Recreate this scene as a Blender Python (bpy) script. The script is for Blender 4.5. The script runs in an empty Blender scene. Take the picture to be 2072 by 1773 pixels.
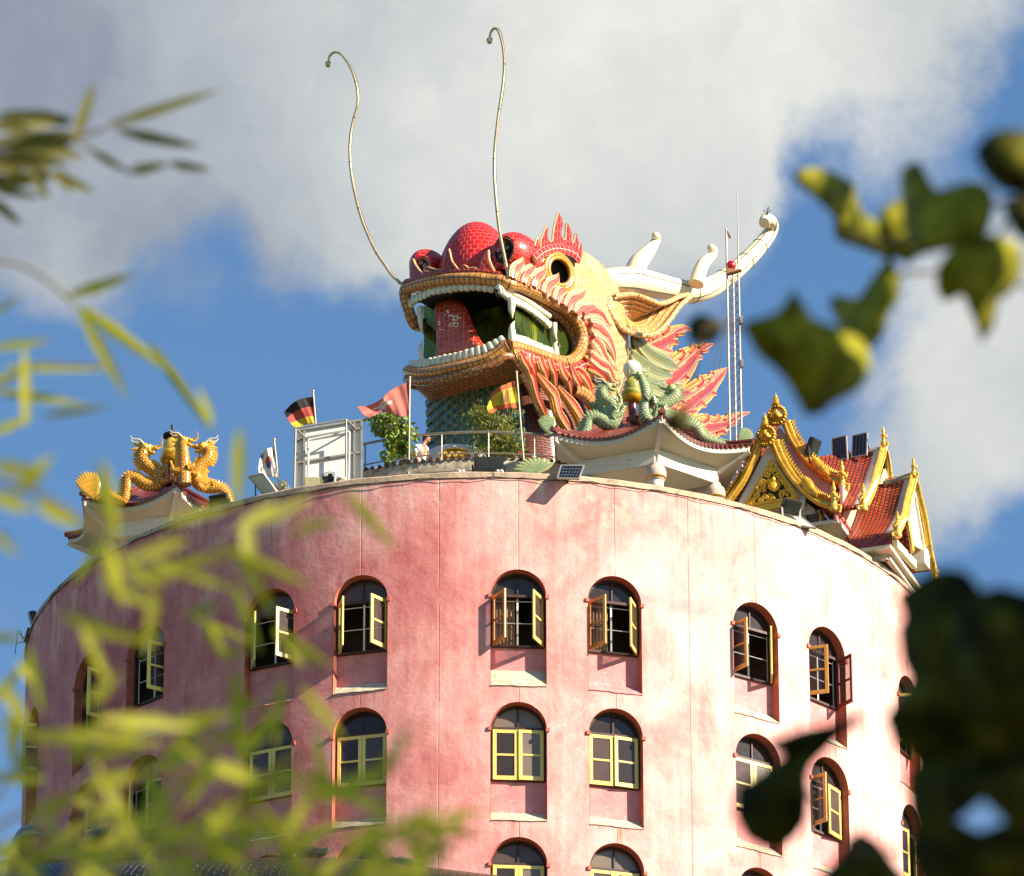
import bpy, math, random
from mathutils import Vector, Matrix
from mathutils.geometry import tessellate_polygon
V = Vector
R_ = math.radians
random.seed(7)
scene = bpy.context.scene
C = scene.collection

# ---------------------------------------------------------------- camera
Z0 = 68.6                                   # height of the top row of window arches above ground
FPX, PITCH, ROLL, YAW = 13321.6, 0.43777, -0.00201, 0.00479
CAM = V((0, -163.145, 1.6))
def cam_axes():
    cp, sp, cy, sy = math.cos(PITCH), math.sin(PITCH), math.cos(YAW), math.sin(YAW)
    fw = V((sy*cp, cy*cp, sp)); r = V((cy, -sy, 0)); u = r.cross(fw)
    r2 = r*math.cos(ROLL) + u*math.sin(ROLL); u2 = r2.cross(fw)
    return fw, r2, u2
FW, RT, UP = cam_axes()
cd = bpy.data.cameras.new('camera'); cam = bpy.data.objects.new('camera', cd); C.objects.link(cam)
M = Matrix((RT, UP, -FW)).transposed().to_4x4(); M.translation = CAM; cam.matrix_world = M
cd.sensor_width = 36; cd.lens = 36*FPX/2071; cd.clip_start = 0.5; cd.clip_end = 6000
cd.dof.use_dof = True; cd.dof.focus_distance = 172; cd.dof.aperture_fstop = (cd.lens/1000)/0.034
scene.camera = cam
scene.view_settings.view_transform = 'Standard'; scene.view_settings.look = 'None'
scene.view_settings.gamma = 1; scene.view_settings.exposure = 1.35

def ray(px, py): return (FW + RT*((px-1035.5)/FPX) + UP*((886.5-py)/FPX)).normalized()
def at(px, py, Y):                          # world point on the sight line with depth coordinate Y
    d = ray(px, py); return CAM + d*((Y-CAM.y)/d.y)
def atd(px, py, dist): return CAM + ray(px, py)*dist
def on_plane(px, py, n, k):                 # plane n.p = k
    d = ray(px, py); n = V(n); return CAM + d*((k-n.dot(CAM))/n.dot(d))

# ---------------------------------------------------------------- nodes helpers
def hexc(h):
    h = h.lstrip('#'); out = []
    for i in (0, 2, 4):
        c = int(h[i:i+2], 16)/255; out.append(c/12.92 if c <= .04045 else ((c+.055)/1.055)**2.4)
    return (*out, 1)
class NT:
    def __init__(s, nt): s.nt = nt; s.n = nt.nodes; s.l = nt.links
    def new(s, t, **kw):
        nd = s.n.new(t)
        for k, v in kw.items(): setattr(nd, k, v)
        return nd
    def put(s, nd, i, val):
        sock = nd.inputs[i]
        if hasattr(val, 'is_output') or isinstance(val, bpy.types.NodeSocket): s.l.new(val, sock)
        else: sock.default_value = val
    def math(s, op, a, b=None, c=None, clamp=False):
        nd = s.new('ShaderNodeMath', operation=op, use_clamp=clamp); s.put(nd, 0, a)
        if b is not None: s.put(nd, 1, b)
        if c is not None: s.put(nd, 2, c)
        return nd.outputs[0]
    def vmath(s, op, a, b=None):
        nd = s.new('ShaderNodeVectorMath', operation=op); s.put(nd, 0, a)
        if b is not None: s.put(nd, 1, b)
        return nd.outputs['Value'] if op in ('LENGTH', 'DISTANCE', 'DOT_PRODUCT') else nd.outputs[0]
    def mix(s, f, a, b, blend='MIX'):
        nd = s.new('ShaderNodeMix', data_type='RGBA', blend_type=blend); s.put(nd, 0, f); s.put(nd, 6, a); s.put(nd, 7, b)
        return nd.outputs[2]
    def noise(s, vec, scale, detail=4, rough=.55, dist=0.0):
        nd = s.new('ShaderNodeTexNoise'); s.put(nd, 'Vector', vec); s.put(nd, 'Scale', scale); s.put(nd, 'Detail', detail)
        s.put(nd, 'Roughness', rough); s.put(nd, 'Distortion', dist); return nd.outputs['Fac']
    def ramp(s, f, *stops):
        nd = s.new('ShaderNodeValToRGB'); cr = nd.color_ramp
        while len(cr.elements) < len(stops): cr.elements.new(.5)
        for e, (p, c) in zip(cr.elements, stops): e.position = p; e.color = c if len(c) == 4 else (*c, 1)
        s.put(nd, 0, f); return nd.outputs[0]
    def smooth(s, v, a, b):
        nd = s.new('ShaderNodeMapRange', interpolation_type='SMOOTHSTEP'); s.put(nd, 0, v); s.put(nd, 1, a); s.put(nd, 2, b); return nd.outputs[0]
    def scale(s, vec, sc):
        nd = s.new('ShaderNodeMapping'); s.put(nd, 0, vec); nd.inputs[3].default_value = sc; return nd.outputs[0]

# ---------------------------------------------------------------- world: sky with clouds
SUN_AZ, SUN_EL = R_(64), R_(28)             # azimuth measured from -Y (towards the camera) to +X
sun_dir = V((math.sin(SUN_AZ)*math.cos(SUN_EL), -math.cos(SUN_AZ)*math.cos(SUN_EL), math.sin(SUN_EL)))
world = bpy.data.worlds.new("World"); scene.world = world; world.use_nodes = True
w = NT(world.node_tree); w.n.clear()
sky = w.new('ShaderNodeTexSky', sky_type='NISHITA', sun_disc=False); sky.sun_elevation = SUN_EL
sky.sun_rotation = math.atan2(sun_dir.x, sun_dir.y); sky.air_density = 1.0; sky.dust_density = 0.3; sky.ozone_density = 2.0
gen = w.new('ShaderNodeTexCoord').outputs['Generated']
wn = w.new('ShaderNodeTexNoise'); w.put(wn, 'Vector', gen); w.put(wn, 'Scale', 38.0); w.put(wn, 'Detail', 7); w.put(wn, 'Roughness', .55)
off = w.vmath('SCALE', w.vmath('SUBTRACT', wn.outputs['Color'], (.5, .5, .5)))
off.node.inputs['Scale'].default_value = .030
vec = w.vmath('ADD', gen, off)
def blob(px, py, rad, amp, v=None):
    d = ray(px, py); dist = w.vmath('DISTANCE', v or vec, tuple(d))
    q = w.math('DIVIDE', dist, rad/FPX); q = w.math('MULTIPLY', q, q)
    return w.math('MULTIPLY', w.math('EXPONENT', w.math('MULTIPLY', q, -1.0)), amp)
m = w.math('MULTIPLY_ADD', w.noise(gen, 26.0, 8, .58), 1.1, -.76)
for b in [(150, 80, 520, .9), (700, 120, 480, .95), (1180, 180, 420, .95), (1600, 60, 380, .8), (1900, -60, 260, .4), (120, 480, 230, .45), (900, 430, 190, .35),
          (1380, 430, 200, .6), (1930, 820, 330, .85), (2150, 640, 300, .5), (1880, 330, 160, .22), (1080, 520, 140, .25), (20, 1180, 160, .12),
          (650, 800, 420, -.7), (150, 850, 330, -.6), (1120, 390, 75, -.42), (1600, 520, 210, -.75), (1800, 360, 190, -.4), (2090, 260, 190, -.8),
          (1650, 900, 240, -.4), (2060, 1160, 200, -.9), (520, 520, 110, -.25), (300, 560, 80, -.2)]:
    m = w.math('ADD', m, blob(*b))
mask = w.smooth(m, -.26, .44)
tone = w.math('ADD', w.math('ADD', blob(1500, 100, 700, .55, gen), blob(1000, 430, 420, .25, gen)),
              w.math('ADD', blob(1950, 850, 420, .42, gen), blob(-200, 0, 520, -.12, gen)))
tone = w.math('ADD', tone, w.math('MULTIPLY_ADD', w.noise(vec, 24.0, 6, .52), 1.15, -.38), clamp=True)
cloud = w.ramp(tone, (0.0, (1.9, 2.2, 2.75)), (.5, (3.7, 3.95, 4.05)), (1.0, (6.3, 6.15, 5.7)))
skyc = w.mix(1.0, sky.outputs[0], (1.0, 1.0, 1.0, 1), 'MULTIPLY'); SKYTINT = skyc.node
bg = w.new('ShaderNodeBackground'); w.put(bg, 0, w.mix(mask, skyc, cloud)); bg.inputs[1].default_value = .06
wo = w.new('ShaderNodeOutputWorld'); w.l.new(bg.outputs[0], wo.inputs[0])
SKYTINT.inputs[7].default_value = (.76, .98, 1.12, 1)

sd = bpy.data.lights.new('sun', 'SUN'); sd.energy = 5.0; sd.angle = R_(.5); sd.color = (1.0, .865, .69)
so = bpy.data.objects.new('sun', sd); C.objects.link(so); so.rotation_euler = sun_dir.to_track_quat('Z', 'Y').to_euler(); so.location = (60, -60, 120)

# ---------------------------------------------------------------- mesh builder
WORG = {}
class MB:
    def __init__(s): s.v = []; s.f = []; s.uv = []; s.mi = []
    def add(s, verts, faces, uvs=None, mi=0):
        b = len(s.v); s.v += [tuple(p) for p in verts]
        for i, f in enumerate(faces):
            s.f.append([b+j for j in f]); s.uv.append(uvs[i] if uvs else None); s.mi.append(mi)
        return s
    def loft(s, rings, closed=True, caps=True, uv='m', mi=0):
        n = len(rings[0]); b = []; F = []; U = []
        for r in rings: b += r
        mid = rings[len(rings)//2]; cu = [0]
        for j in range(n): cu.append(cu[-1] + (V(mid[(j+1) % n])-V(mid[j])).length)
        cv = [0]
        for i in range(1, len(rings)):
            cv.append(cv[-1] + sum((V(rings[i][j])-V(rings[i-1][j])).length for j in range(n))/n)
        if uv == 'n': cu = [-1+2*j/n for j in range(n+1)]
        m = n if closed else n-1
        for i in range(len(rings)-1):
            for j in range(m):
                k = (j+1) % n
                F.append([i*n+j, i*n+k, (i+1)*n+k, (i+1)*n+j])
                U.append([(cu[j], cv[i]), (cu[j+1], cv[i]), (cu[j+1], cv[i+1]), (cu[j], cv[i+1])])
        if caps and closed:
            for i0, rev in ((0, True), (len(rings)-1, False)):
                idx = list(range(i0*n, i0*n+n)); idx = idx[::-1] if rev else idx
                F.append(idx); U.append([(cu[j % n], cv[i0]) for j in range(n)])
        return s.add(b, F, U, mi)
    def tube(s, path, rad, seg=10, closed=False, caps=True, width=None, normal=None, mi=0, uv='m', sub=0, ridge=0, nr=5):
        path = [V(p) for p in path]
        if not hasattr(rad, '__len__'): rad = [rad]*len(path)
        if width is not None and not hasattr(width, '__len__'): width = [width]*len(path)
        if sub:
            lists = [rad] + ([width] if width is not None else [])
            path, lists = spline(path, lists, sub, closed); rad = lists[0]; width = lists[1] if width is not None else None
        n = len(path); rings = []; prev = None
        for i, p in enumerate(path):
            a = path[i-1] if (i > 0 or closed) else path[i]; c = path[(i+1) % n] if (i < n-1 or closed) else path[i]
            t = (c-a)
            t = t.normalized() if t.length > 1e-9 else V((0, 0, 1))
            if normal is not None: N = V(normal) if not callable(normal) else V(normal(p))
            else: N = prev if prev is not None else (V((0, 0, 1)) if abs(t.z) < .9 else V((0, 1, 0)))
            N = (N - t*N.dot(t)); N = N.normalized() if N.length > 1e-6 else t.orthogonal().normalized()
            prev = N; B = t.cross(N)
            wd = width[i] if width is not None else rad[i]
            rings.append([p + B*(wd*math.cos(2*math.pi*j/seg)) + N*(rad[i]*math.sin(2*math.pi*j/seg)*(1+ridge*math.cos(2*math.pi*nr*abs(math.cos(2*math.pi*j/seg))))) for j in range(seg)])
        if closed: rings.append(rings[0])
        if uv == 'x':                                         # u = -1..1 across the width, v = metres along
            b = len(s.v); cv = [0]
            for i in range(1, len(rings)): cv.append(cv[-1]+(path[i % n]-path[i-1]).length)
            F = []; U = []
            ux = [math.cos(2*math.pi*j/seg) for j in range(seg+1)]
            for i in range(len(rings)-1):
                for j in range(seg):
                    k = (j+1) % seg
                    F.append([i*seg+j, i*seg+k, (i+1)*seg+k, (i+1)*seg+j]); U.append([(ux[j], cv[i]), (ux[j+1], cv[i]), (ux[j+1], cv[i+1]), (ux[j], cv[i+1])])
            if caps and not closed:
                F.append(list(range(seg))[::-1]); U.append([(ux[j], 0) for j in range(seg)][::-1])
                l = (len(rings)-1)*seg; F.append([l+j for j in range(seg)]); U.append([(ux[j], cv[-1]) for j in range(seg)])
            return s.add([q for r in rings for q in r], F, U, mi)
        return s.loft(rings, True, caps and not closed, uv, mi)
    def box(s, c, size, rot=None, mi=0, taper=1.0):
        hx, hy, hz = [q/2 for q in size]; vs = []
        for z in (-1, 1):
            t = taper if z > 0 else 1
            for x, y in ((-1, -1), (1, -1), (1, 1), (-1, 1)):
                p = V((x*hx*t, y*hy*t, z*hz)); p = rot @ p if rot is not None else p; vs.append(V(c)+p)
        F = [[3, 2, 1, 0], [4, 5, 6, 7], [0, 1, 5, 4], [1, 2, 6, 5], [2, 3, 7, 6], [3, 0, 4, 7]]
        dims = [(0, 1), (0, 1), (0, 2), (1, 2), (0, 2), (1, 2)]; U = []
        loc = [(x*hx, y*hy, z*hz) for z in (-1, 1) for x, y in ((-1, -1), (1, -1), (1, 1), (-1, 1))]
        for f, (a, b) in zip(F, dims): U.append([(loc[i][a], loc[i][b]) for i in f])
        return s.add(vs, F, U, mi)
    def beam(s, a, b, w, h=None, up=(0, 0, 1), mi=0):
        a, b = V(a), V(b); t = (b-a); L = t.length; t.normalize(); u = V(up); u = (u-t*u.dot(t))
        u = u.normalized() if u.length > 1e-5 else t.orthogonal().normalized(); r = t.cross(u)
        return s.box((a+b)/2, (w, L, h or w), Matrix((r, t, u)).transposed(), mi)
    def ball(s, c, r, rot=None, nu=14, nv=9, mi=0, fn=None):
        r = (r, r, r) if not hasattr(r, '__len__') else r; rings = []
        for i in range(nv+1):
            a = -math.pi/2 + math.pi*i/nv; ca, sa = math.cos(a), math.sin(a); ca = max(ca, .002); ring = []
            for j in range(nu):
                b = 2*math.pi*j/nu; p = V((r[0]*ca*math.cos(b), r[1]*ca*math.sin(b), r[2]*sa))
                if fn: p = fn(p)
                ring.append(V(c) + (rot @ p if rot is not None else p))
            rings.append(ring)
        return s.loft(rings, True, True, 'm', mi)
    def lathe(s, base, prof, seg=16, axis=None, mi=0, tilt=None):
        rot = tilt if tilt is not None else Matrix.Identity(3)
        rings = [[V(base) + rot @ V((max(r, .001)*math.cos(2*math.pi*j/seg), max(r, .001)*math.sin(2*math.pi*j/seg), z)) for j in range(seg)] for r, z in prof]
        return s.loft(rings, True, True, 'm', mi)
    def plate(s, pts, thick, mi=0, scale=1.0):                 # flat outline given real thickness
        pts = [V(p) for p in pts]; n = len(pts); th = V(thick)/2
        F = [list(range(n)), [n+i for i in range(n)][::-1]]
        a = (pts[1]-pts[0]).normalized(); nn = th.normalized(); bvec = nn.cross(a)
        uvf = [((p-pts[0]).dot(a)*scale, (p-pts[0]).dot(bvec)*scale) for p in pts]
        U = [uvf, uvf[::-1]]
        for i in range(n):
            j = (i+1) % n; F.append([j, i, n+i, n+j]); U.append([uvf[j], uvf[i], uvf[i], uvf[j]])
        return s.add([p+th for p in pts]+[p-th for p in pts], F, U, mi)
    def sheet(s, grid, uvs=None, mi=0):
        return s.loft(grid, False, False, 'm', mi)
    def build(s, name, mat, parent=None, smooth=True, bevel=0, origin=None, normals=None):
        o = V(origin) if origin is not None else (WORG[parent.name] if parent is not None else V((0, 0, 0)))
        vv = [V(p)-o for p in s.v]
        me = bpy.data.meshes.new(name); me.from_pydata(vv, [], s.f); me.validate(clean_customdata=False)
        for mt in (mat if isinstance(mat, (list, tuple)) else [mat]): me.materials.append(mt)
        if len(me.polygons) == len(s.f):
            ul = me.uv_layers.new(name='UVMap').data
            for p, u in zip(me.polygons, s.uv):
                if u:
                    for li, q in zip(p.loop_indices, u): ul[li].uv = q
            me.polygons.foreach_set('material_index', s.mi)
        me.polygons.foreach_set('use_smooth', [smooth]*len(me.polygons))
        ob = bpy.data.objects.new(name, me); C.objects.link(ob)
        if parent is not None: ob.parent = parent; ob.location = (0, 0, 0) if origin is None else o-WORG[parent.name]
        else: ob.location = o
        WORG[ob.name] = o
        if smooth == 'auto' or smooth is True:
            me.set_sharp_from_angle(angle=R_(42))
        if bevel:
            bm = ob.modifiers.new('bevel', 'BEVEL'); bm.width = bevel; bm.segments = 2; bm.limit_method = 'ANGLE'
        return ob
def spline(pts, lists, sub, closed=False):
    n = len(pts); out = []; ol = [[] for _ in lists]
    rng = range(n if closed else n-1)
    def g(a, i): return a[i % n] if closed else a[max(0, min(n-1, i))]
    def cr(p0, p1, p2, p3, t): return .5*((2*p1)+(p2-p0)*t+(2*p0-5*p1+4*p2-p3)*t*t+(3*p1-p0-3*p2+p3)*t**3)
    for i in rng:
        for k in range(sub):
            t = k/sub; out.append(cr(g(pts, i-1), g(pts, i), g(pts, i+1), g(pts, i+2), t))
            for l, o in zip(lists, ol): o.append(max(.0005, cr(g(l, i-1), g(l, i), g(l, i+1), g(l, i+2), t)))
    if not closed:
        out.append(pts[-1])
        for l, o in zip(lists, ol): o.append(l[-1])
    return out, ol
def tag(o, label=None, cat=None, group=None, kind=None):
    if label: o['label'] = label
    if cat: o['category'] = cat
    if group: o['group'] = group
    if kind: o['kind'] = kind
    return o
def thing(name, loc, label, cat, group=None):
    o = bpy.data.objects.new(name, None); C.objects.link(o); o.location = loc; o.empty_display_size = .2
    WORG[o.name] = V(loc); return tag(o, label, cat, group)

# ---------------------------------------------------------------- materials
def newmat(name):
    m = bpy.data.materials.new(name); m.use_nodes = True; t = NT(m.node_tree); b = t.n['Principled BSDF']; return m, t, b
def plain(name, col, rough=.6, metal=0., var=.25, nscale=3., bump=.0, bscale=30., dirt=None, spec=.5, coat=0., vec='Object'):
    m, t, b = newmat(name); tc = t.new('ShaderNodeTexCoord').outputs[vec]
    c = hexc(col) if isinstance(col, str) else (*col, 1)
    dark = tuple(q*(1-var) for q in c[:3])+(1,); light = tuple(min(1, q*(1+var*.5)) for q in c[:3])+(1,)
    n = t.noise(tc, nscale, 6, .6); cc = t.ramp(n, (.3, dark), (.55, c), (.75, light))
    if dirt: cc = t.mix(t.smooth(t.noise(tc, nscale*.7+1, 8, .7, .4), .55, .72), cc, hexc(dirt))
    t.put(b, 'Base Color', cc); b.inputs['Metallic'].default_value = metal
    t.put(b, 'Roughness', t.math('MULTIPLY_ADD', n, .25, rough-.12, clamp=True)); b.inputs['Specular IOR Level'].default_value = spec
    b.inputs['Coat Weight'].default_value = coat; b.inputs['Coat Roughness'].default_value = .12
    if bump:
        bp = t.new('ShaderNodeBump'); bp.inputs['Strength'].default_value = bump; bp.inputs['Distance'].default_value = .02
        t.put(bp, 'Height', t.noise(tc, bscale, 5, .6)); t.put(b, 'Normal', bp.outputs[0])
    return m
def tiles(name, c1, c2, grout, tw=.16, th=.11, mortar=.008, rough=.22, offset=.5, dirt=.25, bumpd=.01, c3=None, rot=0., wob=.03):
    m, t, b = newmat(name); tc = t.new('ShaderNodeTexCoord').outputs['UV']
    mp = t.new('ShaderNodeMapping'); t.put(mp, 0, tc); mp.inputs[2].default_value = (0, 0, rot)
    nz = t.new('ShaderNodeTexNoise'); t.put(nz, 'Vector', mp.outputs[0]); t.put(nz, 'Scale', 1.7)
    o = t.vmath('SCALE', t.vmath('SUBTRACT', nz.outputs['Color'], (.5, .5, .5))); o.node.inputs['Scale'].default_value = wob*2
    vec = t.vmath('ADD', mp.outputs[0], o)
    br = t.new('ShaderNodeTexBrick', offset=offset); t.put(br, 'Vector', vec)
    for k, v in (('Color1', hexc(c1)), ('Color2', hexc(c2)), ('Mortar', hexc(grout)), ('Scale', 1.0), ('Mortar Size', mortar), ('Mortar Smooth', .3), ('Bias', .0), ('Brick Width', tw), ('Row Height', th)): t.put(br, k, v)
    col = br.outputs['Color']
    if c3: col = t.mix(t.math('MULTIPLY', t.smooth(t.noise(tc, .9, 4, .6, .5), .52, .66), t.math('SUBTRACT', 1.0, br.outputs['Fac'])), col, hexc(c3))
    n = t.noise(tc, 1.3, 7, .65); col = t.mix(t.math('MULTIPLY', t.smooth(n, .5, .8), dirt), col, hexc('#5b3a20'))
    t.put(b, 'Base Color', col)
    t.put(b, 'Roughness', t.math('MULTIPLY_ADD', br.outputs['Fac'], .5, t.math('MULTIPLY_ADD', n, .25, rough-.1)))
    bp = t.new('ShaderNodeBump'); bp.inputs['Strength'].default_value = .8; bp.inputs['Distance'].default_value = bumpd
    t.put(bp, 'Height', t.math('SUBTRACT', 1.0, br.outputs['Fac']))
    # each tile sits a little skew in its bed, so glints break up
    bp2 = t.new('ShaderNodeBump'); bp2.inputs['Strength'].default_value = .35; bp2.inputs['Distance'].default_value = .03
    vr = t.new('ShaderNodeTexNoise'); t.put(vr, 'Vector', vec); t.put(vr, 'Scale', 5.0); t.put(bp2, 'Height', vr.outputs['Fac']); t.put(bp2, 'Normal', bp.outputs[0])
    t.put(b, 'Normal', bp2.outputs[0]); b.inputs['Coat Weight'].default_value = .25; b.inputs['Coat Roughness'].default_value = .12
    return m
def striped(name, stops, grout='#7e4620', freq=9., tv=.14, rough=.2):   # colour runs across a blade (u=-1..1): centre to rim; grooves follow it
    m, t, b = newmat(name); tc = t.new('ShaderNodeTexCoord').outputs['UV']
    sx = t.new('ShaderNodeSeparateXYZ'); t.put(sx, 0, tc)
    nz = t.noise(tc, 3.0, 3); u = t.math('ABSOLUTE', sx.outputs[0]); uu = t.math('ADD', u, t.math('MULTIPLY_ADD', nz, .3, -.15))
    col = t.ramp(uu, *[(p, hexc(c)) for p, c in stops])
    fr = t.math('FRACT', t.math('MULTIPLY', u, freq)); groove = t.smooth(t.math('ABSOLUTE', t.math('SUBTRACT', fr, .5)), .36, .5)
    fv = t.math('FRACT', t.math('ADD', t.math('DIVIDE', sx.outputs[1], tv), t.math('MULTIPLY', t.math('FLOOR', t.math('MULTIPLY', u, freq)), .37)))
    gv = t.smooth(t.math('ABSOLUTE', t.math('SUBTRACT', fv, .5)), .45, .5)
    g = t.math('MAXIMUM', t.math('MULTIPLY', groove, .75), t.math('MULTIPLY', gv, .6))
    col = t.mix(g, col, hexc(grout)); t.put(b, 'Base Color', col); b.inputs['Roughness'].default_value = rough
    bp = t.new('ShaderNodeBump'); bp.inputs['Strength'].default_value = .8; bp.inputs['Distance'].default_value = .02; t.put(bp, 'Height', t.math('SUBTRACT', 1.0, g))
    t.put(b, 'Normal', bp.outputs[0]); b.inputs['Coat Weight'].default_value = .3; b.inputs['Coat Roughness'].default_value = .1
    return m
def glass(name, tint, clear=.0, rough=.06):
    m, t, b = newmat(name); tc = t.new('ShaderNodeTexCoord').outputs['Object']
    t.put(b, 'Base Color', t.ramp(t.noise(tc, 1.5, 5), (.3, tuple(q*.8 for q in hexc(tint)[:3])), (.8, tuple(q*1.2 for q in hexc(tint)[:3]))))
    t.put(b, 'Roughness', t.math('MULTIPLY_ADD', t.noise(tc, 6.0, 4), .12, rough-.04)); b.inputs['Specular IOR Level'].default_value = .38
    if clear:
        tr = t.new('ShaderNodeBsdfTransparent'); mx = t.new('ShaderNodeMixShader'); mx.inputs[0].default_value = clear
        t.l.new(b.outputs[0], mx.inputs[1]); t.l.new(tr.outputs[0], mx.inputs[2]); t.l.new(mx.outputs[0], t.n['Material Output'].inputs[0])
    return m

# ---------------------------------------------------------------- ground
gm, t, b = newmat('ground'); tc = t.new('ShaderNodeTexCoord').outputs['Object']
t.put(b, 'Base Color', t.ramp(t.noise(tc, .08, 8, .65), (.35, (.035, .05, .02)), (.55, (.08, .09, .035)), (.7, (.16, .13, .09)))); b.inputs['Roughness'].default_value = .9
g = MB(); S = 3000; g.add([(-S, -S, 0), (S, -S, 0), (S, S, 0), (-S, S, 0)], [[0, 1, 2, 3]]); tag(g.build('ground', gm), kind='structure')

# ---------------------------------------------------------------- the pink round tower
TR = 12.27; TH0, PK, DL = .17193, .53054, .10027; PK = 2*math.pi/12*1.004
HF = 3.6; ZTOP = Z0+2.611
pink, t, b = newmat('pink plaster'); uv = t.new('ShaderNodeTexCoord').outputs['UV']; sx = t.new('ShaderNodeSeparateXYZ'); t.put(sx, 0, uv)
big = t.noise(t.scale(uv, (.35, .35, 1)), 1.0, 5, .6, .6); mid = t.noise(t.scale(uv, (1.0, .55, 1)), 1.1, 8, .68, .5); streak = t.noise(t.scale(uv, (3.2, .16, 1)), 1.5, 6, .6, .2)
fine = t.noise(uv, 9.0, 8, .7)
mixv = t.math('ADD', t.math('MULTIPLY_ADD', big, .34, .11), t.math('ADD', t.math('MULTIPLY', mid, .36), t.math('ADD', t.math('MULTIPLY', streak, .13), t.math('MULTIPLY', fine, .08))))
mixv = t.math('ADD', mixv, t.math('MULTIPLY_ADD', t.smooth(t.math('ADD', sx.outputs[0], t.math('MULTIPLY', big, 4.0)), -8.0, 12.0), .145, -.055))   # paler towards the sunlit side: sunlight painted into the wall colour
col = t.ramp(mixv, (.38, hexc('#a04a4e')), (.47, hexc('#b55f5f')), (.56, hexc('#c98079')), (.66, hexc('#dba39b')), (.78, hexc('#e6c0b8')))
# horizontal re-painting bands once a storey, darker paint above
band = t.math('FRACT', t.math('ADD', t.math('DIVIDE', sx.outputs[1], HF), t.math('MULTIPLY', t.noise(uv, .45, 4, .6), .18)))
bm_ = t.smooth(t.math('ABSOLUTE', t.math('SUBTRACT', band, .5)), .38, .5)
col = t.mix(t.math('MULTIPLY', bm_, t.math('MULTIPLY', .5, t.smooth(t.noise(uv, .7, 4), .42, .62))), col, hexc('#b96a68'))
# weathered pale patches near the rim
top = t.smooth(sx.outputs[1], Z0+.6, ZTOP); pt = t.smooth(t.noise(t.scale(uv, (1.3, .8, 1)), .9, 7, .65), .5, .6)
col = t.mix(t.math('MULTIPLY', t.math('MULTIPLY', top, pt), .55), col, hexc('#e3bfa6'))
col = t.mix(t.math('MULTIPLY', t.smooth(sx.outputs[1], ZTOP-.16, ZTOP-.02), t.smooth(fine, .35, .62)), col, hexc('#b5a183'))
# joints: one every 15 degrees round the drum, wandering a little; hairline plaster cracks
uo = t.math('MULTIPLY', t.math('SUBTRACT', t.math('FRACT', t.math('ADD', t.math('DIVIDE', t.math('SUBTRACT', sx.outputs[0], TH0*TR), PK*TR), .5)), .5), PK*TR)
ua = t.math('ADD', t.math('ABSOLUTE', uo), t.math('MULTIPLY_ADD', t.noise(uv, .8, 3), .03, -.015))
jf = t.math('MINIMUM', t.math('ABSOLUTE', t.math('SUBTRACT', ua, DL*TR)), t.math('ABSOLUTE', t.math('SUBTRACT', ua, PK/2*TR)))
joint = t.math('SUBTRACT', 1.0, t.smooth(jf, .006, .02))
joint = t.math('MULTIPLY', joint, t.smooth(t.noise(uv, 1.1, 4), .3, .5))
col = t.mix(t.math('MULTIPLY', joint, .5), col, hexc('#b8605c'))
vo = t.new('ShaderNodeTexVoronoi', feature='DISTANCE_TO_EDGE'); wv = t.new('ShaderNodeTexNoise'); t.put(wv, 'Vector', uv); t.put(wv, 'Scale', 2.5); t.put(wv, 'Detail', 6)
t.put(vo, 'Vector', t.vmath('ADD', t.scale(uv, (.5, .5, 1)), wv.outputs['Color'])); vo.inputs['Scale'].default_value = .8
crack = t.math('MULTIPLY', t.math('SUBTRACT', 1.0, t.smooth(vo.outputs['Distance'], .001, .006)), t.smooth(t.noise(uv, .6, 3), .55, .62))
col = t.mix(t.math('MULTIPLY', crack, .55), col, hexc('#96403c'))
# rust runs between a sill and the arch below it, grey drips under the rim
uo = t.math('MULTIPLY', t.math('SUBTRACT', t.math('FRACT', t.math('ADD', t.math('DIVIDE', t.math('SUBTRACT', sx.outputs[0], TH0*TR), PK*TR), .5)), .5), PK*TR)
rx = t.math('ADD', t.math('SUBTRACT', t.math('ABSOLUTE', uo), DL*TR+.18), t.math('MULTIPLY_ADD', t.noise(t.scale(uv, (.35, .12, 1)), 2.0, 3), .9, -.45))
rust = t.math('SUBTRACT', 1.0, t.smooth(t.math('ABSOLUTE', rx), .012, .06))
vf = t.math('FRACT', t.math('DIVIDE', t.math('SUBTRACT', Z0-3.17, sx.outputs[1]), HF)); rust = t.math('MULTIPLY', rust, t.math('SUBTRACT', 1.0, t.smooth(vf, .03, .17)))
rust = t.math('MULTIPLY', rust, t.smooth(t.noise(t.scale(uv, (.5, .5, 1)), .9, 2), .44, .56)); col = t.mix(t.math('MULTIPLY', rust, .75), col, hexc('#a8642a'))
drip = t.math('MULTIPLY', t.smooth(t.noise(t.scale(uv, (5.0, .10, 1)), 1.2, 5, .6), .52, .68), t.smooth(sx.outputs[1], ZTOP-1.9, ZTOP)); col = t.mix(t.math('MULTIPLY', drip, .42), col, hexc('#8c5550'))
t.put(b, 'Base Color', col); b.inputs['Roughness'].default_value = .78
bp = t.new('ShaderNodeBump'); bp.inputs['Strength'].default_value = .7; bp.inputs['Distance'].default_value = .035
t.put(bp, 'Height', t.math('ADD', t.math('ADD', t.math('MULTIPLY', t.noise(uv, 2.2, 8, .65), 1.0), t.math('MULTIPLY', fine, .35)), t.math('MULTIPLY', joint, -.5))); t.put(b, 'Normal', bp.outputs[0])
PINK = pink
def pinkvar(name, c, dirt='#7a3b34'): return plain(name, c, .8, 0, .3, 1.6, .5, 9., dirt)
REVEAL = pinkvar('reveal paint', '#bd6650', '#8d4a3a'); APRON = pinkvar('apron paint', '#d18684', '#e2b8aa'); SILLM = plain('flaking sill', '#b9b29a', .85, 0, .4, 3, .7, 12, '#8a5a3a')
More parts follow.
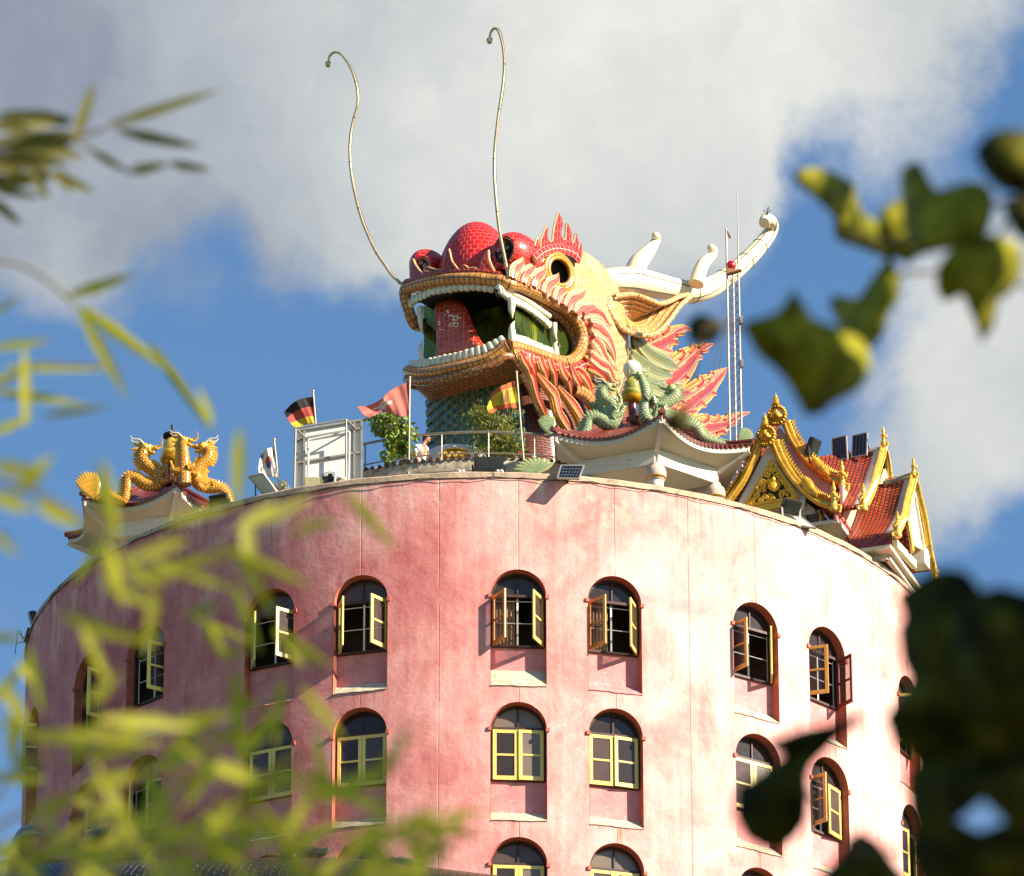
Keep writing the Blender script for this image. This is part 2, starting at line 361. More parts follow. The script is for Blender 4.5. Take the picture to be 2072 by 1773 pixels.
YEL = plain('yellow frame paint', '#e2ca6a', .42, 0, .25, 1.1, .2, 40, '#b98a3e'); YELO = plain('ochre frame paint', '#cf9440', .45, 0, .25, 4., .15, 40, '#a8642e')
REDF = plain('oxide red frame paint', '#8d3f2a', .5, 0, .3, 4); BRN = plain('dark brown frame', '#3c2219', .6, 0, .4, 4); WHT = plain('white grille paint', '#d9d8d2', .5, 0, .15)
PANE = glass('window pane', '#544641'); PANES = [PANE, glass('dusty pane', '#766a5e', 0, .16), glass('dark pane', '#362e2c', 0, .05)]; PANEC = glass('clear pane', '#584a44', .55); DARK = plain('dim interior', '#5a4638', .9, 0, .5, .6)

tower = thing('tower', (0, 0, 0), 'tall round pink plastered tower with rows of arched windows under the dragon', 'tower')
HW = .70; RISE = .70; SILLZ = 3.17; PANB = 2.86; DEP = .33
def arch_top(x): return -RISE + RISE*math.sqrt(max(0, 1-(x/HW)**2))
cols = []
for k in range(-6, 6):
    for s in (-1, 1): cols.append((TH0+k*PK+s*DL, k, s))
cols.sort(); ROWS = 4; NS = 16
visible = lambda th: math.cos(th) > -.12
zb = Z0-HF*ROWS-1.2
wl = MB()
def wp(th, z): return (TR*math.sin(th), -TR*math.cos(th), z)
def quadstrip(a, b, za, zb_):
    for i in range(len(za)-1):
        if za[i][1] == 'hole': continue
        wl.add([wp(a, za[i][0]), wp(b, zb_[i][0]), wp(b, zb_[i+1][0]), wp(a, za[i+1][0])], [[3, 2, 1, 0]],
               [[(a*TR, za[i+1][0]), (b*TR, zb_[i+1][0]), (b*TR, zb_[i][0]), (a*TR, za[i][0])]])
def knots(th, c):
    out = [(ZTOP, '')]
    if c is not None:
        for r in range(ROWS):
            x = (th-c)*TR
            out += [(Z0-HF*r+arch_top(max(-HW, min(HW, x))), 'hole'), (Z0-HF*r-SILLZ, '')]
    out.append((zb, '')); return out
prev = cols[-1][0]-2*math.pi+HW/TR
for c, k, s in cols:
    a0, a1 = c-HW/TR, c+HW/TR; n = max(2, int((a0-prev)/.03))
    for i in range(n):
        a, b2 = prev+(a0-prev)*i/n, prev+(a0-prev)*(i+1)/n; quadstrip(a, b2, knots(a, None), knots(b2, None))
    for i in range(NS):
        # cosine spacing keeps the arch smooth
        a = c-HW/TR*math.cos(math.pi*i/NS); b2 = c-HW/TR*math.cos(math.pi*(i+1)/NS)
        if visible(c): quadstrip(a, b2, knots(a, c), knots(b2, c))
        else: quadstrip(a, b2, knots(a, None), knots(b2, None))
    prev = a1
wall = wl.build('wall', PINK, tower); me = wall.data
me.normals_split_custom_set_from_vertices([(v.co.x/TR, v.co.y/TR, 0) for v in me.vertices])
lo = MB(); n = 96
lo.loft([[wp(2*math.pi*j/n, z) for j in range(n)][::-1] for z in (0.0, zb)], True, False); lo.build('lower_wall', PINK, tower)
# rim coping with weathered face, and the flat roof deck sunk behind it
COPE = plain('weathered coping', '#b79f86', .85, 0, .45, 2.2, .7, 10, '#4d3d30')
cp = MB(); n = 160; wob = [random.uniform(-.012, .012) for _ in range(n)]
cp.loft([[((TR+dr)*math.sin(2*math.pi*j/n), -(TR+dr)*math.cos(2*math.pi*j/n), ZTOP+dz+(wob[j] if dz > 0 else 0)) for dr, dz in ((.03, -.10), (.035, .03), (.0, .07), (-.25, .07), (-.27, -1.2))] for j in range(n)]+
        [[((TR+dr)*math.sin(0), -(TR+dr)*math.cos(0), ZTOP+dz+(wob[0] if dz > 0 else 0)) for dr, dz in ((.03, -.10), (.035, .03), (.0, .07), (-.25, .07), (-.27, -1.2))]], False, False)
cp.build('coping', COPE, tower)
dk = MB(); DECK = ZTOP-1.0; dk.lathe((0, 0, DECK-.3), [(TR-.26, 0), (TR-.26, .3), (0, .3)], 96); dk.build('roof_deck', plain('deck concrete', '#8f857a', .9, 0, .3, 1.5), tower)
inn = MB(); n = 64; rr = TR-1.6
inn.loft([[(rr*math.sin(2*math.pi*j/n), -rr*math.cos(2*math.pi*j/n), z) for j in range(n)][::-1] for z in (zb, DECK)], True, False); inn.build('inner_wall', DARK, tower)
fl = MB()
for r in range(ROWS+1):
    z = Z0-HF*r-3.4 if r < ROWS else zb; fl.lathe((0, 0, z), [(0, 0), (TR-.35, 0), (TR-.35, .12), (0, .12)], 64)
fl.build('floor_slab', DARK, tower)

# window kit, modelled once in a local frame: x along the wall, y outward, z up, origin at the arch crown
def sag(x): return -(x*x)/(2*TR)
NA = 18
outl = [(HW*math.cos(math.pi*i/NA), -RISE+RISE*math.sin(math.pi*i/NA)) for i in range(NA+1)]
full = [(HW, -SILLZ)] + outl + [(-HW, -SILLZ)]
rv = MB(); front = [(x, sag(x)+.004, z) for x, z in full]; backp = [(x*.985, -DEP, z if z > -PANB else -PANB) for x, z in full]
for i in range(len(full)-1):
    rv.add([front[i], front[i+1], backp[i+1], backp[i]], [[0, 1, 2, 3]])
for s in (-1, 1):   # little ears at the springing
    rv.box((s*(HW+.02), -.06, -RISE-.03), (.09, .16, .10))
REV_ME = rv.build('window', REVEAL, None); 
ap = MB(); n = 8; xs = [-HW+2*HW*i/n for i in range(n+1)]
ap.add([(-HW*.985, -DEP+.01, -2.0), (HW*.985, -DEP+.01, -2.0), (HW*.985, -DEP+.01, -PANB), (-HW*.985, -DEP+.01, -PANB), (-HW*.985, -DEP-.3, -2.0), (HW*.985, -DEP-.3, -2.0)], [[0, 1, 2, 3], [1, 0, 4, 5]])
AP_ME = ap.build('apron', APRON, None)
sl = MB(); top_ = [(x, -DEP+.012, -PANB+.012) for x in xs]; top2 = [(x, -DEP+.012, -2.63) for x in xs]; bot = [(x, sag(x)+.03, -SILLZ+random.uniform(-.02, .015)) for x in xs]; bot2 = [(x, sag(x)-.05, -SILLZ-.03) for x in xs]
sl.loft([top_, bot, bot2], False, False); SL_ME = sl.build('sill', SILLM, None, smooth=False)
sl = MB(); sl.loft([top2, bot, bot2], False, False); SL2_ME = sl.build('sill', SILLM, None, smooth=False)
FZ = .62; fr = MB(); FW2 = .645
def bar(mb, x0, z0, x1, z1, w=.05, d=.07, y=-DEP+.03): mb.beam((x0, y, z0), (x1, y, z1), w, d, up=(0, 1, 0))
arc = [((FW2)*math.cos(math.pi*i/NA), -FZ-.02+(FZ-.02)*math.sin(math.pi*i/NA)) for i in range(NA+1)]
for i in range(NA): bar(fr, arc[i][0], arc[i][1], arc[i+1][0], arc[i+1][1], .06)
bar(fr, -FW2, -FZ, FW2, -FZ, .07, .10); bar(fr, 0, -FZ, 0, -.04, .04); bar(fr, -FW2-.01, -FZ, -FW2-.01, -2.0, .05); bar(fr, FW2+.01, -FZ, FW2+.01, -2.0, .05); bar(fr, -FW2, -1.99, FW2, -1.99, .06, .10)
FR_ME = fr.build('frame', BRN, None, smooth=False)
fp = MB(); pts = [(x*1.0, -DEP+.02, z) for x, z in arc]; fp.plate([(FW2, -DEP+.02, -FZ)]+pts+[(-FW2, -DEP+.02, -FZ)], (0, .01, 0)); FP_ME = fp.build('fanlight_pane', PANE, None, smooth=False)
gr = MB()
for x in (-.6, 0, .6): bar(gr, x, -FZ-.04, x, -1.96, .022 if x else .045, .02, -DEP-.03)
for z in (-.72, -1.32): bar(gr, -.6, z, .6, z, .02, .02, -DEP-.05)
GR_ME = gr.build('grille', WHT, None, smooth=False)
SW, SH = .622, 1.34
sh = MB()    # shutter hinged at x=0, extends to +x, z from 0 down
for x in (.042, SW-.042): sh.beam((x, 0, 0), (x, 0, -SH), .09, .045, up=(0, 1, 0))
for z, hh in ((-.045, .09), (-SH*.5, .055), (-SH+.055, .11)): sh.beam((.07, .001, z), (SW-.07, .001, z), .04, hh, up=(0, 0, 1))
SH_ME = sh.build('shutter', YEL, None, smooth=False, bevel=.006)
sp = MB(); sp.box((SW/2, 0, -SH/2), (SW-.12, .008, SH-.16)); SP_ME = sp.build('shutter_pane', PANEC, None, smooth=False); SPD_ME = sp.build('shutter_pane', PANE, None, smooth=False)
cu = MB(); cu.loft([[(-.28+.56*i/30, -DEP-.16+.025*math.sin(i*1.3), z) for i in range(31)] for z in (-.62, -1.3, -1.98)], False, False); CU_ME = cu.build('curtain', plain('faded curtain', '#9c8468', .9, 0, .3, 3), None)
for o in (CU_ME, REV_ME, AP_ME, SL_ME, SL2_ME, FR_ME, FP_ME, GR_ME, SH_ME, SP_ME, SPD_ME): C.objects.unlink(o)
def inst(src, parent, loc=(0, 0, 0), rz=0, mat=None, sx=1):
    o = src.copy(); C.objects.link(o); o.parent = parent; o.location = loc; o.rotation_euler = (0, 0, rz); o.scale = (sx, 1, 1)
    if mat: o.data = o.data.copy(); o.data.materials[0] = mat
    return o
# opening angles (left, right) in degrees; None = no shutter on that side
OPEN = {(-1, 1, 0): (65, 63), (0, -1, 0): (64, 62), (0, 1, 0): (62, 59), (1, -1, 0): (84, 55), (1, 1, 0): (62, 80), (2, -1, 0): (70, 75), (-1, -1, 0): (55, 62), (-2, 1, 0): (None, 78), (-2, -1, 0): (None, 91), (-3, 1, 0): (None, 80),
        (0, -1, 1): (0, 3), (0, 1, 1): (1, 5), (1, 1, 1): (88, 12), (-2, 1, 1): (48, 10), (-2, -1, 1): (None, 20), (2, -1, 1): (12, 60), (-3, 1, 1): (None, 80)}
for c, k, s in cols:
    if not visible(c): continue
    for r in range(ROWS):
        wn_ = REV_ME.copy(); C.objects.link(wn_); wn_.parent = tower; wn_.location = (TR*math.sin(c), -TR*math.cos(c), Z0-HF*r); wn_.rotation_euler = (0, 0, c+math.pi)
        lo_, ro_ = OPEN.get((k, s, r), (0, random.choice([0, 0, 2, 4])))
        # local +y outward; after the half turn local +x points to the viewer's left
        inst(AP_ME, wn_); inst(SL2_ME if (k, s, r) == (0, -1, 0) else SL_ME, wn_) if (k, s, r) not in ((0, 1, 0), (-1, -1, 0)) else inst(SL_ME, wn_, mat=APRON)
        inst(FR_ME, wn_); inst(FP_ME, wn_, mat=random.choice(PANES))
        if (k*7+s*3+r*5) % 3 == 0:
            cu = inst(CU_ME, wn_, ((-.33 if (k+r) % 2 else .33), 0, 0))
        open_ = lo_ is None or lo_ > 20 or ro_ > 20
        if open_: inst(GR_ME, wn_)
        for side, an in ((1, lo_), (-1, ro_)):     # side +1 = local +x = viewer's left
            if an is None: continue
            hx = side*.63; rz = (math.pi-R_(an)) if side > 0 else R_(an)
            m_ = YEL
            if open_ and an > 20: m_ = YELO if (side > 0 and k in (0, 1)) else YEL
            if (k, s, r) == (1, 1, 0) and side < 0: m_ = REDF
            shp = inst(SH_ME, wn_, (hx, -DEP+.085, -FZ-.04), rz, m_ if m_ is not YEL else None)
            if m_ is REDF: shp['label'] = 'shutter painted oxide red on its outer face'
            inst(SP_ME if an > 20 else SPD_ME, shp, mat=None if an > 20 else random.choice(PANES))
# rust runs under some windows

# ================================================================ the dragon on the roof
HA = R_(32); HS = V((math.cos(HA), -math.sin(HA), 0)); HF_ = V((-math.sin(HA), -math.cos(HA), 0)); HO = V((1.12, -2.35, 0)); UPZ = V((0, 0, 1))
def hl(s, f, z): return HO + HS*s + HF_*f + V((0, 0, Z0+z))
def hs(px, py, s): return on_plane(px, py, HS, HS.dot(HO)+s)
def hf(px, py, f): return on_plane(px, py, HF_, HF_.dot(HO)+f)
def sof(P): return (P-HO).dot(HS)
def fof(P): return (P-HO).dot(HF_)
def front(px, py, out=0, bow=.45):
    f = 3.6
    for _ in range(8):
        P = hf(px, py, f+out); s = max(-1.7, min(1.7, sof(P))); f = 3.3+bow*(1-(s/1.7)**2)
    return P
def side(px, py, out=0):
    s = 1.7
    for _ in range(8):
        P = hs(px, py, s+out); s = 1.6+.12*(3.3-fof(P))
    return P
def cc(ox, oy, k): return lambda x, y: (ox+k*x, oy+k*y)
c1 = cc(783.9, 405.5, .23484); c2 = cc(1027.1, 405.5, .27395); c3 = cc(1027.1, 648.7, .24786); c4 = cc(702.8, 702.8, .23482)
c5 = cc(1405.6, 756.9, .25912); c6 = cc(135.2, 837.9, .287); c8 = cc(594.7, 27.0, .33535)
PXM = 1/75.

ORG = tiles('orange lip tile', '#cf9854', '#bd7e3c', '#6e421e', .17, .15, .016, .25, 0, .35)
CREAM = tiles('cream mosaic skin', '#dcae78', '#cf9c64', '#96683a', .21, .15, .014, .3, .5, .25, c3='#e4c490')
REDT = tiles('red mosaic', '#a81317', '#c01c1e', '#d8553c', .21, .15, .012, .3, .5, .06, c3='#860c10')
DRED = tiles('dark red mosaic', '#7d1714', '#96201a', '#c0603c', .16, .14, .010, .2, .5, .3)
REDB = tiles('red band tile', '#c13034', '#a81f22', '#e0a884', .15, .22, .012, .16, 0, .1)
TONG = tiles('tongue tile', '#a02a1c', '#b53a22', '#d07a48', .15, .15, .009, .18, 0, .35)
GREEN = tiles('green belly tile', '#24483a', '#2d5443', '#8a8258', .3, .19, .014, .2, .37, .35, bumpd=.03, c3='#6b4a2c', rot=R_(-32), wob=.16)
BROWN = tiles('brown neck tile', '#6a3018', '#7c3c1e', '#2c140a', .22, .075, .011, .6, .5, .4)
UNDER = tiles('jaw underside tile', '#a8703a', '#8d5a2c', '#4d2d14', .17, .14, .014, .3, .3, .5)
WHITE = plain('white horn mosaic', '#e2d3b0', .4, 0, .2, 1.2, .25, 18, None, coat=.2)
TOOTH = plain('glazed white tooth', '#d5cfb4', .25, 0, .16, 5, .1, 20, '#9a8c68', coat=.3)
FLAME = striped('red flame glaze', [(0, '#b02a2a'), (.34, '#c23a34'), (.42, '#e0a070'), (.5, '#bb3a30'), (.62, '#dda468'), (.8, '#cf8f4c'), (1, '#d9b070')])
PFLAME = striped('pale flame glaze', [(0, '#c87868'), (.3, '#b9403a'), (.4, '#e6b08c'), (.6, '#d08468'), (.75, '#e8bd94'), (1, '#eed2aa')], '#8a4a30', 5)
GFLAME = striped('gold edged flame', [(0, '#a63234'), (.22, '#b84a42'), (.3, '#d8a478'), (.38, '#ad3e38'), (.52, '#dcae80'), (.6, '#b8503e'), (.72, '#d8a258'), (1, '#cfa650')], '#7a4028', 6)
GRYG = striped('grey green fin', [(0, '#6f7a58'), (.5, '#8c8c60'), (.8, '#a09a66'), (1, '#b9a06a')], '#5c5a3c', 5)
STEEL = plain('polished steel pipe', '#c9b48a', .35, .45, .2, 2)
GOLDE = plain('gilt edge', '#d7ab78', .3, .1, .2, 6, coat=.3)
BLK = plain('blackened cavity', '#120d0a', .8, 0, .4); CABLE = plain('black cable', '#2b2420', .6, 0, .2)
GLG = None
def greenglass():
    m, t, b = newmat('olive mouth glass'); tc = t.new('ShaderNodeTexCoord').outputs['UV']; sx = t.new('ShaderNodeSeparateXYZ'); t.put(sx, 0, tc)
    st = t.math('FRACT', t.math('MULTIPLY', sx.outputs[0], 9.0)); n = t.noise(t.scale(tc, (1, .6, 1)), 1.1, 4)
    c = t.ramp(n, (.35, hexc('#14180a')), (.46, hexc('#2c3814')), (.57, hexc('#56681c')), (.68, hexc('#a8ac30')))
    c = t.mix(t.math('MULTIPLY', t.smooth(t.math('ABSOLUTE', t.math('SUBTRACT', st, .5)), .3, .5), .7), c, hexc('#14180a'))  # stripes and bright patches paint green reflections into the glass colour
    t.put(b, 'Base Color', c); b.inputs['Roughness'].default_value = .12
    tl = t.new('ShaderNodeBsdfTranslucent'); t.put(tl, 'Color', c); tr = t.new('ShaderNodeBsdfTransparent'); tr.inputs[0].default_value = (.22, .28, .10, 1); a = t.new('ShaderNodeAddShader'); t.l.new(tl.outputs[0], a.inputs[0]); t.l.new(tr.outputs[0], a.inputs[1])
    mx = t.new('ShaderNodeMixShader'); mx.inputs[0].default_value = .5; t.l.new(b.outputs[0], mx.inputs[1]); t.l.new(a.outputs[0], mx.inputs[2]); t.l.new(mx.outputs[0], t.n['Material Output'].inputs[0]); return m
GLG = greenglass()

dragon = thing('dragon', (HO.x, HO.y, Z0+5.3), 'giant mosaic dragon with red nose, open mouth and white antler atop the tower', 'dragon')
def DB(mb, name, mat, smooth=True, parent=dragon, **k): return mb.build(name, mat, parent, smooth, **k)

# skull -----------------------------------------------------------
def ring(f, hw, zb, zt, n=40, p=2.4, soff=0):
    out = []
    for j in range(n):
        a = 2*math.pi*j/n; c, s = math.cos(a), math.sin(a)
        x = math.copysign(abs(c)**(2/p), c)*hw; z = (zb+zt)/2+math.copysign(abs(s)**(2/p), s)*(zt-zb)/2
        out.append(hl(x+soff, f, z))
    return out
sk = MB()
SK = [(2.9, .7, 11.6, 11.9), (2.4, 1.3, 11.6, 12.35), (1.6, 1.6, 11.5, 12.75), (.9, 1.75, 11.1, 13.2), (.35, 1.9, 10.9, 13.7), (-.1, 1.98, 10.3, 14.0), (-.6, 2.05, 9.4, 14.25), (-1.2, 2.1, 9.0, 14.4),
      (-1.8, 2.08, 8.8, 14.35), (-2.25, 1.95, 8.8, 14.1), (-2.6, 1.65, 9.0, 13.6), (-2.85, 1.2, 9.6, 13.0), (-3.0, .5, 10.6, 12.2)]
cols5 = list(zip(*SK)); pts_, ls_ = spline([V((q[0], 0, 0)) for q in SK], [list(cols5[1]), list(cols5[2]), list(cols5[3])], 4)
sk.loft([ring(p.x, a, b_, c_) for p, a, b_, c_ in zip(pts_, *ls_)][::-1])
skull = DB(sk, 'skull', CREAM)
# lower jaw and its underside
lj = MB()
LJ = [(3.45, 1.25, 9.0, 9.2), (3.2, 1.62, 8.85, 9.3), (2.4, 1.72, 8.75, 9.35), (1.5, 1.82, 8.75, 9.5), (.6, 1.92, 8.8, 9.65), (-.2, 1.98, 8.8, 9.9), (-.9, 1.95, 8.9, 10.3)]
lj.loft([ring(f, a, b_, c_, 36, 3.2) for f, a, b_, c_ in LJ][::-1]); DB(lj, 'lower_jaw', UNDER)
# palate and the glazed inside of the mouth
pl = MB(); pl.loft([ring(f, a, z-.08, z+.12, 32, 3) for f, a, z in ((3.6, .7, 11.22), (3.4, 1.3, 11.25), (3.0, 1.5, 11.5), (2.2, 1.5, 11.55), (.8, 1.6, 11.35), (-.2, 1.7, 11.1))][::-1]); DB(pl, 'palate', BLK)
gl_ = MB()
def curve_wall(pts, z0, z1, nz=6): return [[hl(s, f, z0+(z1-z0)*i/nz + .0) for s, f in pts] for i in range(nz+1)]
inw = [(-1.62, 2.55), (-1.4, 2.2), (-1.0, 1.95), (-.5, 1.8), (0, 1.75), (.5, 1.82), (.95, 2.05), (1.25, 2.4), (1.42, 2.8), (1.48, 2.2), (1.5, 1.4)]
gl_.loft(curve_wall(inw, 9.2, 11.6), False, False); DB(gl_, 'mouth_glass', GLG)
sp_ = MB(); P = [side(*c1(x, y), -.3) for x, y in ((1090, 800), (1250, 900), (1400, 1010), (1520, 1120), (1590, 1240), (1560, 1340), (1440, 1340), (1290, 1290), (1120, 1230))]; sp_.plate(P, HS*.02)
DB(sp_, 'side_pane', glass('green side pane', '#3a4a1c', .45, .08), smooth=False)
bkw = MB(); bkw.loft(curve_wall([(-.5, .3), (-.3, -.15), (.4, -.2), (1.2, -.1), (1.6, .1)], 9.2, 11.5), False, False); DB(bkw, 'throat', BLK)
# lips: double rolled tubes round the whole mouth
def rolled(mb, path, r, n=9, sub=5, nrm=None, closed=False):
    mb.tube(path, r, n, width=None, sub=sub, closed=closed)
up1 = [front(*c1(x, y)) for x, y in ((150, 800), (215, 752), (330, 713), (470, 688), (620, 676), (780, 676), (900, 690), (985, 705))]
farl = [hl(-1.72, 1.6, 10.95), hl(-1.7, 2.4, 11.0), hl(-1.68, 3.0, 10.92)]
up = farl + up1
ups = [side(*c1(x, y)) for x, y in ((1060, 728), (1120, 735), (1220, 775), (1330, 825), (1440, 885), (1550, 955), (1630, 1050), (1672, 1160), (1670, 1260), (1625, 1350), (1540, 1395), (1430, 1370), (1300, 1320), (1180, 1280), (1090, 1255), (1040, 1250))]
lo1 = [front(*c1(x, y)) for x, y in ((1000, 1275), (930, 1330), (840, 1375), (700, 1415), (550, 1450), (400, 1480), (270, 1490), (175, 1470))]
farlo = [hl(-1.68, 3.0, 9.3), hl(-1.6, 2.3, 9.5)]
lip = MB(); lip.tube(farl+up1[:-1]+[up1[-1]+HS*.05]+ups, [.15]*3+[.17]*7+[.19]+[.17, .17, .17, .17, .17, .17, .17, .17, .17, .17, .17, .16, .15, .15, .15, .17], 12, sub=5); DB(lip, 'upper_lip', ORG)
lip = MB(); lip.tube([ups[-1]]+lo1+farlo, [.19, .2, .17, .16, .15, .15, .15, .15, .15, .13, .12], 12, sub=5); DB(lip, 'lower_lip', ORG)
lip = MB(); lip.tube([p+V((0, 0, -.24)) for p in [ups[-1]-HF_*.3]+lo1+farlo], [.13]*11, 12, sub=5)
lip.tube([p-V((0, 0, .17))-HS*.22-HF_*.02 for p in ups[1:10]], [.12]*9, 10, sub=5); DB(lip, 'inner_lip', UNDER)
lip = MB(); lip.tube([p+V((0, 0, .2))+HF_*(.02) for p in farl[1:]+up1], .085, 10, sub=5); DB(lip, 'lip_rim', DRED)
# red glazed band curving round the corner of the mouth
bd = MB(); bd.tube([side(*c1(x, y), .05) for x, y in ((1130, 650), (1250, 725), (1370, 790), (1480, 855), (1590, 935), (1680, 1020), (1735, 1130), (1755, 1250), (1735, 1360), (1670, 1440), (1560, 1470), (1440, 1440), (1300, 1390), (1180, 1340), (1110, 1310))],
    [.1]*15, 10, width=[.16]*15, normal=HS, sub=5); DB(bd, 'red_band', REDB)

VENT = plain('vent ring grey', '#a8a296', .4, 0, .1)
# nose -----------------------------------------------------------
no = MB()
def nosef(p): return V((p.x*(1-.10*p.z), p.y, p.z if p.z > 0 else p.z*.32))
rotH = Matrix((HS, HF_, UPZ)).transposed()
no.ball(hl(-.06, 2.35, 12.15), (1.12, 1.0, 1.58), rotH, 36, 24, fn=nosef); DB(no, 'nose', REDT)
ns = MB(); ns.loft([ring(f, a, b_, c_, 30, 2.2) for f, a, b_, c_ in ((3.55, .9, 11.42, 11.75), (3.3, 1.4, 11.45, 12.0), (2.7, 1.6, 11.6, 12.3), (1.9, 1.6, 11.6, 12.7), (1.2, 1.3, 11.4, 12.9), (.6, .8, 11.6, 13.0))][::-1]); DB(ns, 'nose_bridge', REDT)
for sgn, cxy, hxy, dirv, rr_ in ((1, (1080, 468), (1003, 440), V((-.05, 1.0, .0)), .58), (-1, (318, 570), (300, 592), V((-.2, 1.0, -.05)), .47)):
    cen = hf(*c1(*cxy), 2.75)
    nb = MB(); nb.ball(cen-HF_*.25, (rr_, rr_*1.55, rr_*1.15), rotH, 28, 18); nos = DB(nb, 'nostril', REDT)
    dv = (HS*dirv.x+HF_*dirv.y+UPZ*dirv.z).normalized(); hc = hf(*c1(*hxy), 3.36 if sgn > 0 else 3.2)
    q = dv.to_track_quat('Z', 'Y').to_matrix(); ax, ay = q.col[0], q.col[1]
    rim = [hc+ax*(math.cos(a)*.35*rr_/.6)+ay*(math.sin(a)*.42*rr_/.6) for a in [2*math.pi*i/20 for i in range(20)]]
    tb = MB(); tb.tube(rim, .055, 8, closed=True); tb.build('nostril_rim', DRED, nos)
    hb = MB(); hb.loft([[hc+(p-hc)*k+dv*d for p in rim] for k, d in ((1.0, .0), (.97, -.02), (.01, .03))], True, False); hb.build('nostril_hole', BLK, nos)
    for i in range(5):
        vt = MB(); a = 2*math.pi*i/5+.3; c = hc+dv*.045+ax*(math.cos(a)*.13)+ay*(math.sin(a)*.17)
        vt.tube([c+ax*(.042*math.cos(t_))+ay*(.042*math.sin(t_)) for t_ in [2*math.pi*k/12 for k in range(12)]], .012, 6, closed=True); vt.build('vent_ring', VENT, nos)

# curled fins along the front of the upper lip ----------------------
def outline_fin(name, pts, fn, nrm, th=.10, edge=.035, fill=DRED, emat=GOLDE, parent=dragon, sub=3):
    P = [fn(*p) for p in pts]; P2, _ = spline(P, [], sub)
    mb = MB(); mb.plate(P2, nrm*th); o = mb.build(name, fill, parent, smooth=False)
    e = MB(); e.tube(P2, edge, 7); e.build('gilt_edge', emat, o); return o
for pts in [((345, 690), (300, 640), (240, 560), (222, 515), (208, 560), (200, 640), (215, 720)),
            ((490, 655), (460, 610), (400, 600), (345, 582), (318, 600), (360, 612), (385, 660)),
            ((635, 635), (590, 580), (550, 520), (528, 428), (505, 480), (485, 560), (492, 650)),
            ((795, 635), (760, 590), (700, 590), (660, 566), (630, 590), (665, 600), (690, 640)),
            ((935, 640), (895, 570), (870, 500), (868, 436), (840, 480), (810, 560), (808, 640))]:
    outline_fin('lip_fin', pts, lambda x, y: front(*c1(x, y), .04), HF_, .09, .042)

# pale flames above the side lip ----------------------
def rib(mb, pts, widths, fn, nrm, thick=.09, seg=32, sub=4, uv='x'):
    k = PXM*.23484 if fn is not None else 1
    widths = [w_*random.uniform(.9, 1.12) for w_ in widths]
    P = [fn(*p) for p in pts]; mb.tube(P, [max(.01, thick*min(1, w_/max(widths)*1.3)) for w_ in widths], seg, width=[max(.004, w_) for w_ in widths], normal=nrm, sub=sub, uv=uv, ridge=.32, nr=6)
def sflame(name, pts, wpx, cf, out=.12, mat=PFLAME, thick=.10, scale=None, plane=None):
    kk = {c1: .23484, c2: .27395, c3: .24786, c4: .23482}[cf]
    mb = MB(); fn = (lambda x, y: side(*cf(x, y), out)) if plane is None else (lambda x, y: hs(*cf(x, y), plane))
    rib(mb, pts, [w_*kk*PXM*1.3 for w_ in wpx], fn, HS, thick); return DB(mb, name, mat)
for i, (b0, tp) in enumerate([((1075, 660), (1162, 478)), ((1160, 700), (1255, 525)), ((1250, 730), (1350, 552)), ((1345, 790), (1472, 628)), ((1440, 850), (1562, 686)), ((1530, 905), (1705, 770)), ((1610, 965), (1800, 900))]):
    dx, dy = tp[0]-b0[0], tp[1]-b0[1]
    sflame('side_flame', [(b0[0]-5, b0[1]+25), (b0[0]+dx*.3-14, b0[1]+dy*.3), (b0[0]+dx*.62+14, b0[1]+dy*.6), (b0[0]+dx*.85+12, b0[1]+dy*.85), tp], [44, 52, 36, 16, 3], c1, .10+.012*i)
    sflame('side_flame', [(b0[0]+48, b0[1]+50), (b0[0]+62, b0[1]-5), (b0[0]+92, b0[1]-40), (b0[0]+110, b0[1]-80)], [26, 26, 16, 3], c1, .14, mat=FLAME, thick=.07)
# larger red flames sweeping back from the corner of the mouth
for pts, wd in [([(1660, 985), (1740, 950), (1820, 990), (1880, 1060), (1935, 1085)], [40, 60, 52, 26, 3]), ([(1735, 1080), (1800, 1110), (1870, 1180), (1930, 1290), (1965, 1400)], [50, 78, 66, 40, 4]),
                ([(1750, 1190), (1810, 1260), (1850, 1340), (1900, 1410), (1990, 1470)], [50, 72, 50, 28, 4]), ([(1730, 1340), (1800, 1400), (1880, 1450), (1930, 1540), (1990, 1560)], [50, 60, 46, 26, 4])]:
    sflame('cheek_flame', pts, wd, c1, .16, mat=PFLAME, thick=.13)
for pts, wd in [([(560, 400), (600, 440), (650, 520), (690, 620)], [30, 44, 34, 4]), ([(640, 380), (700, 400), (760, 450), (830, 540)], [30, 40, 30, 4]), ([(620, 330), (700, 340), (780, 380), (860, 440)], [30, 40, 30, 4]),
                ([(170, 285), (175, 340), (205, 400), (215, 470)], [36, 40, 28, 4]), ([(250, 300), (270, 370), (300, 430), (325, 525)], [36, 40, 30, 4]), ([(330, 320), (345, 380), (375, 450), (390, 560)], [34, 40, 28, 4]),
                ([(420, 345), (440, 420), (490, 500), (520, 610)], [38, 44, 30, 4]), ([(500, 380), (530, 450), (570, 520), (600, 600)], [34, 42, 30, 4]), ([(100, 280), (120, 330), (160, 400), (180, 470)], [30, 36, 26, 4])]:
    sflame('beard_flame', pts, wd, c3, .10, mat=FLAME, thick=.10)
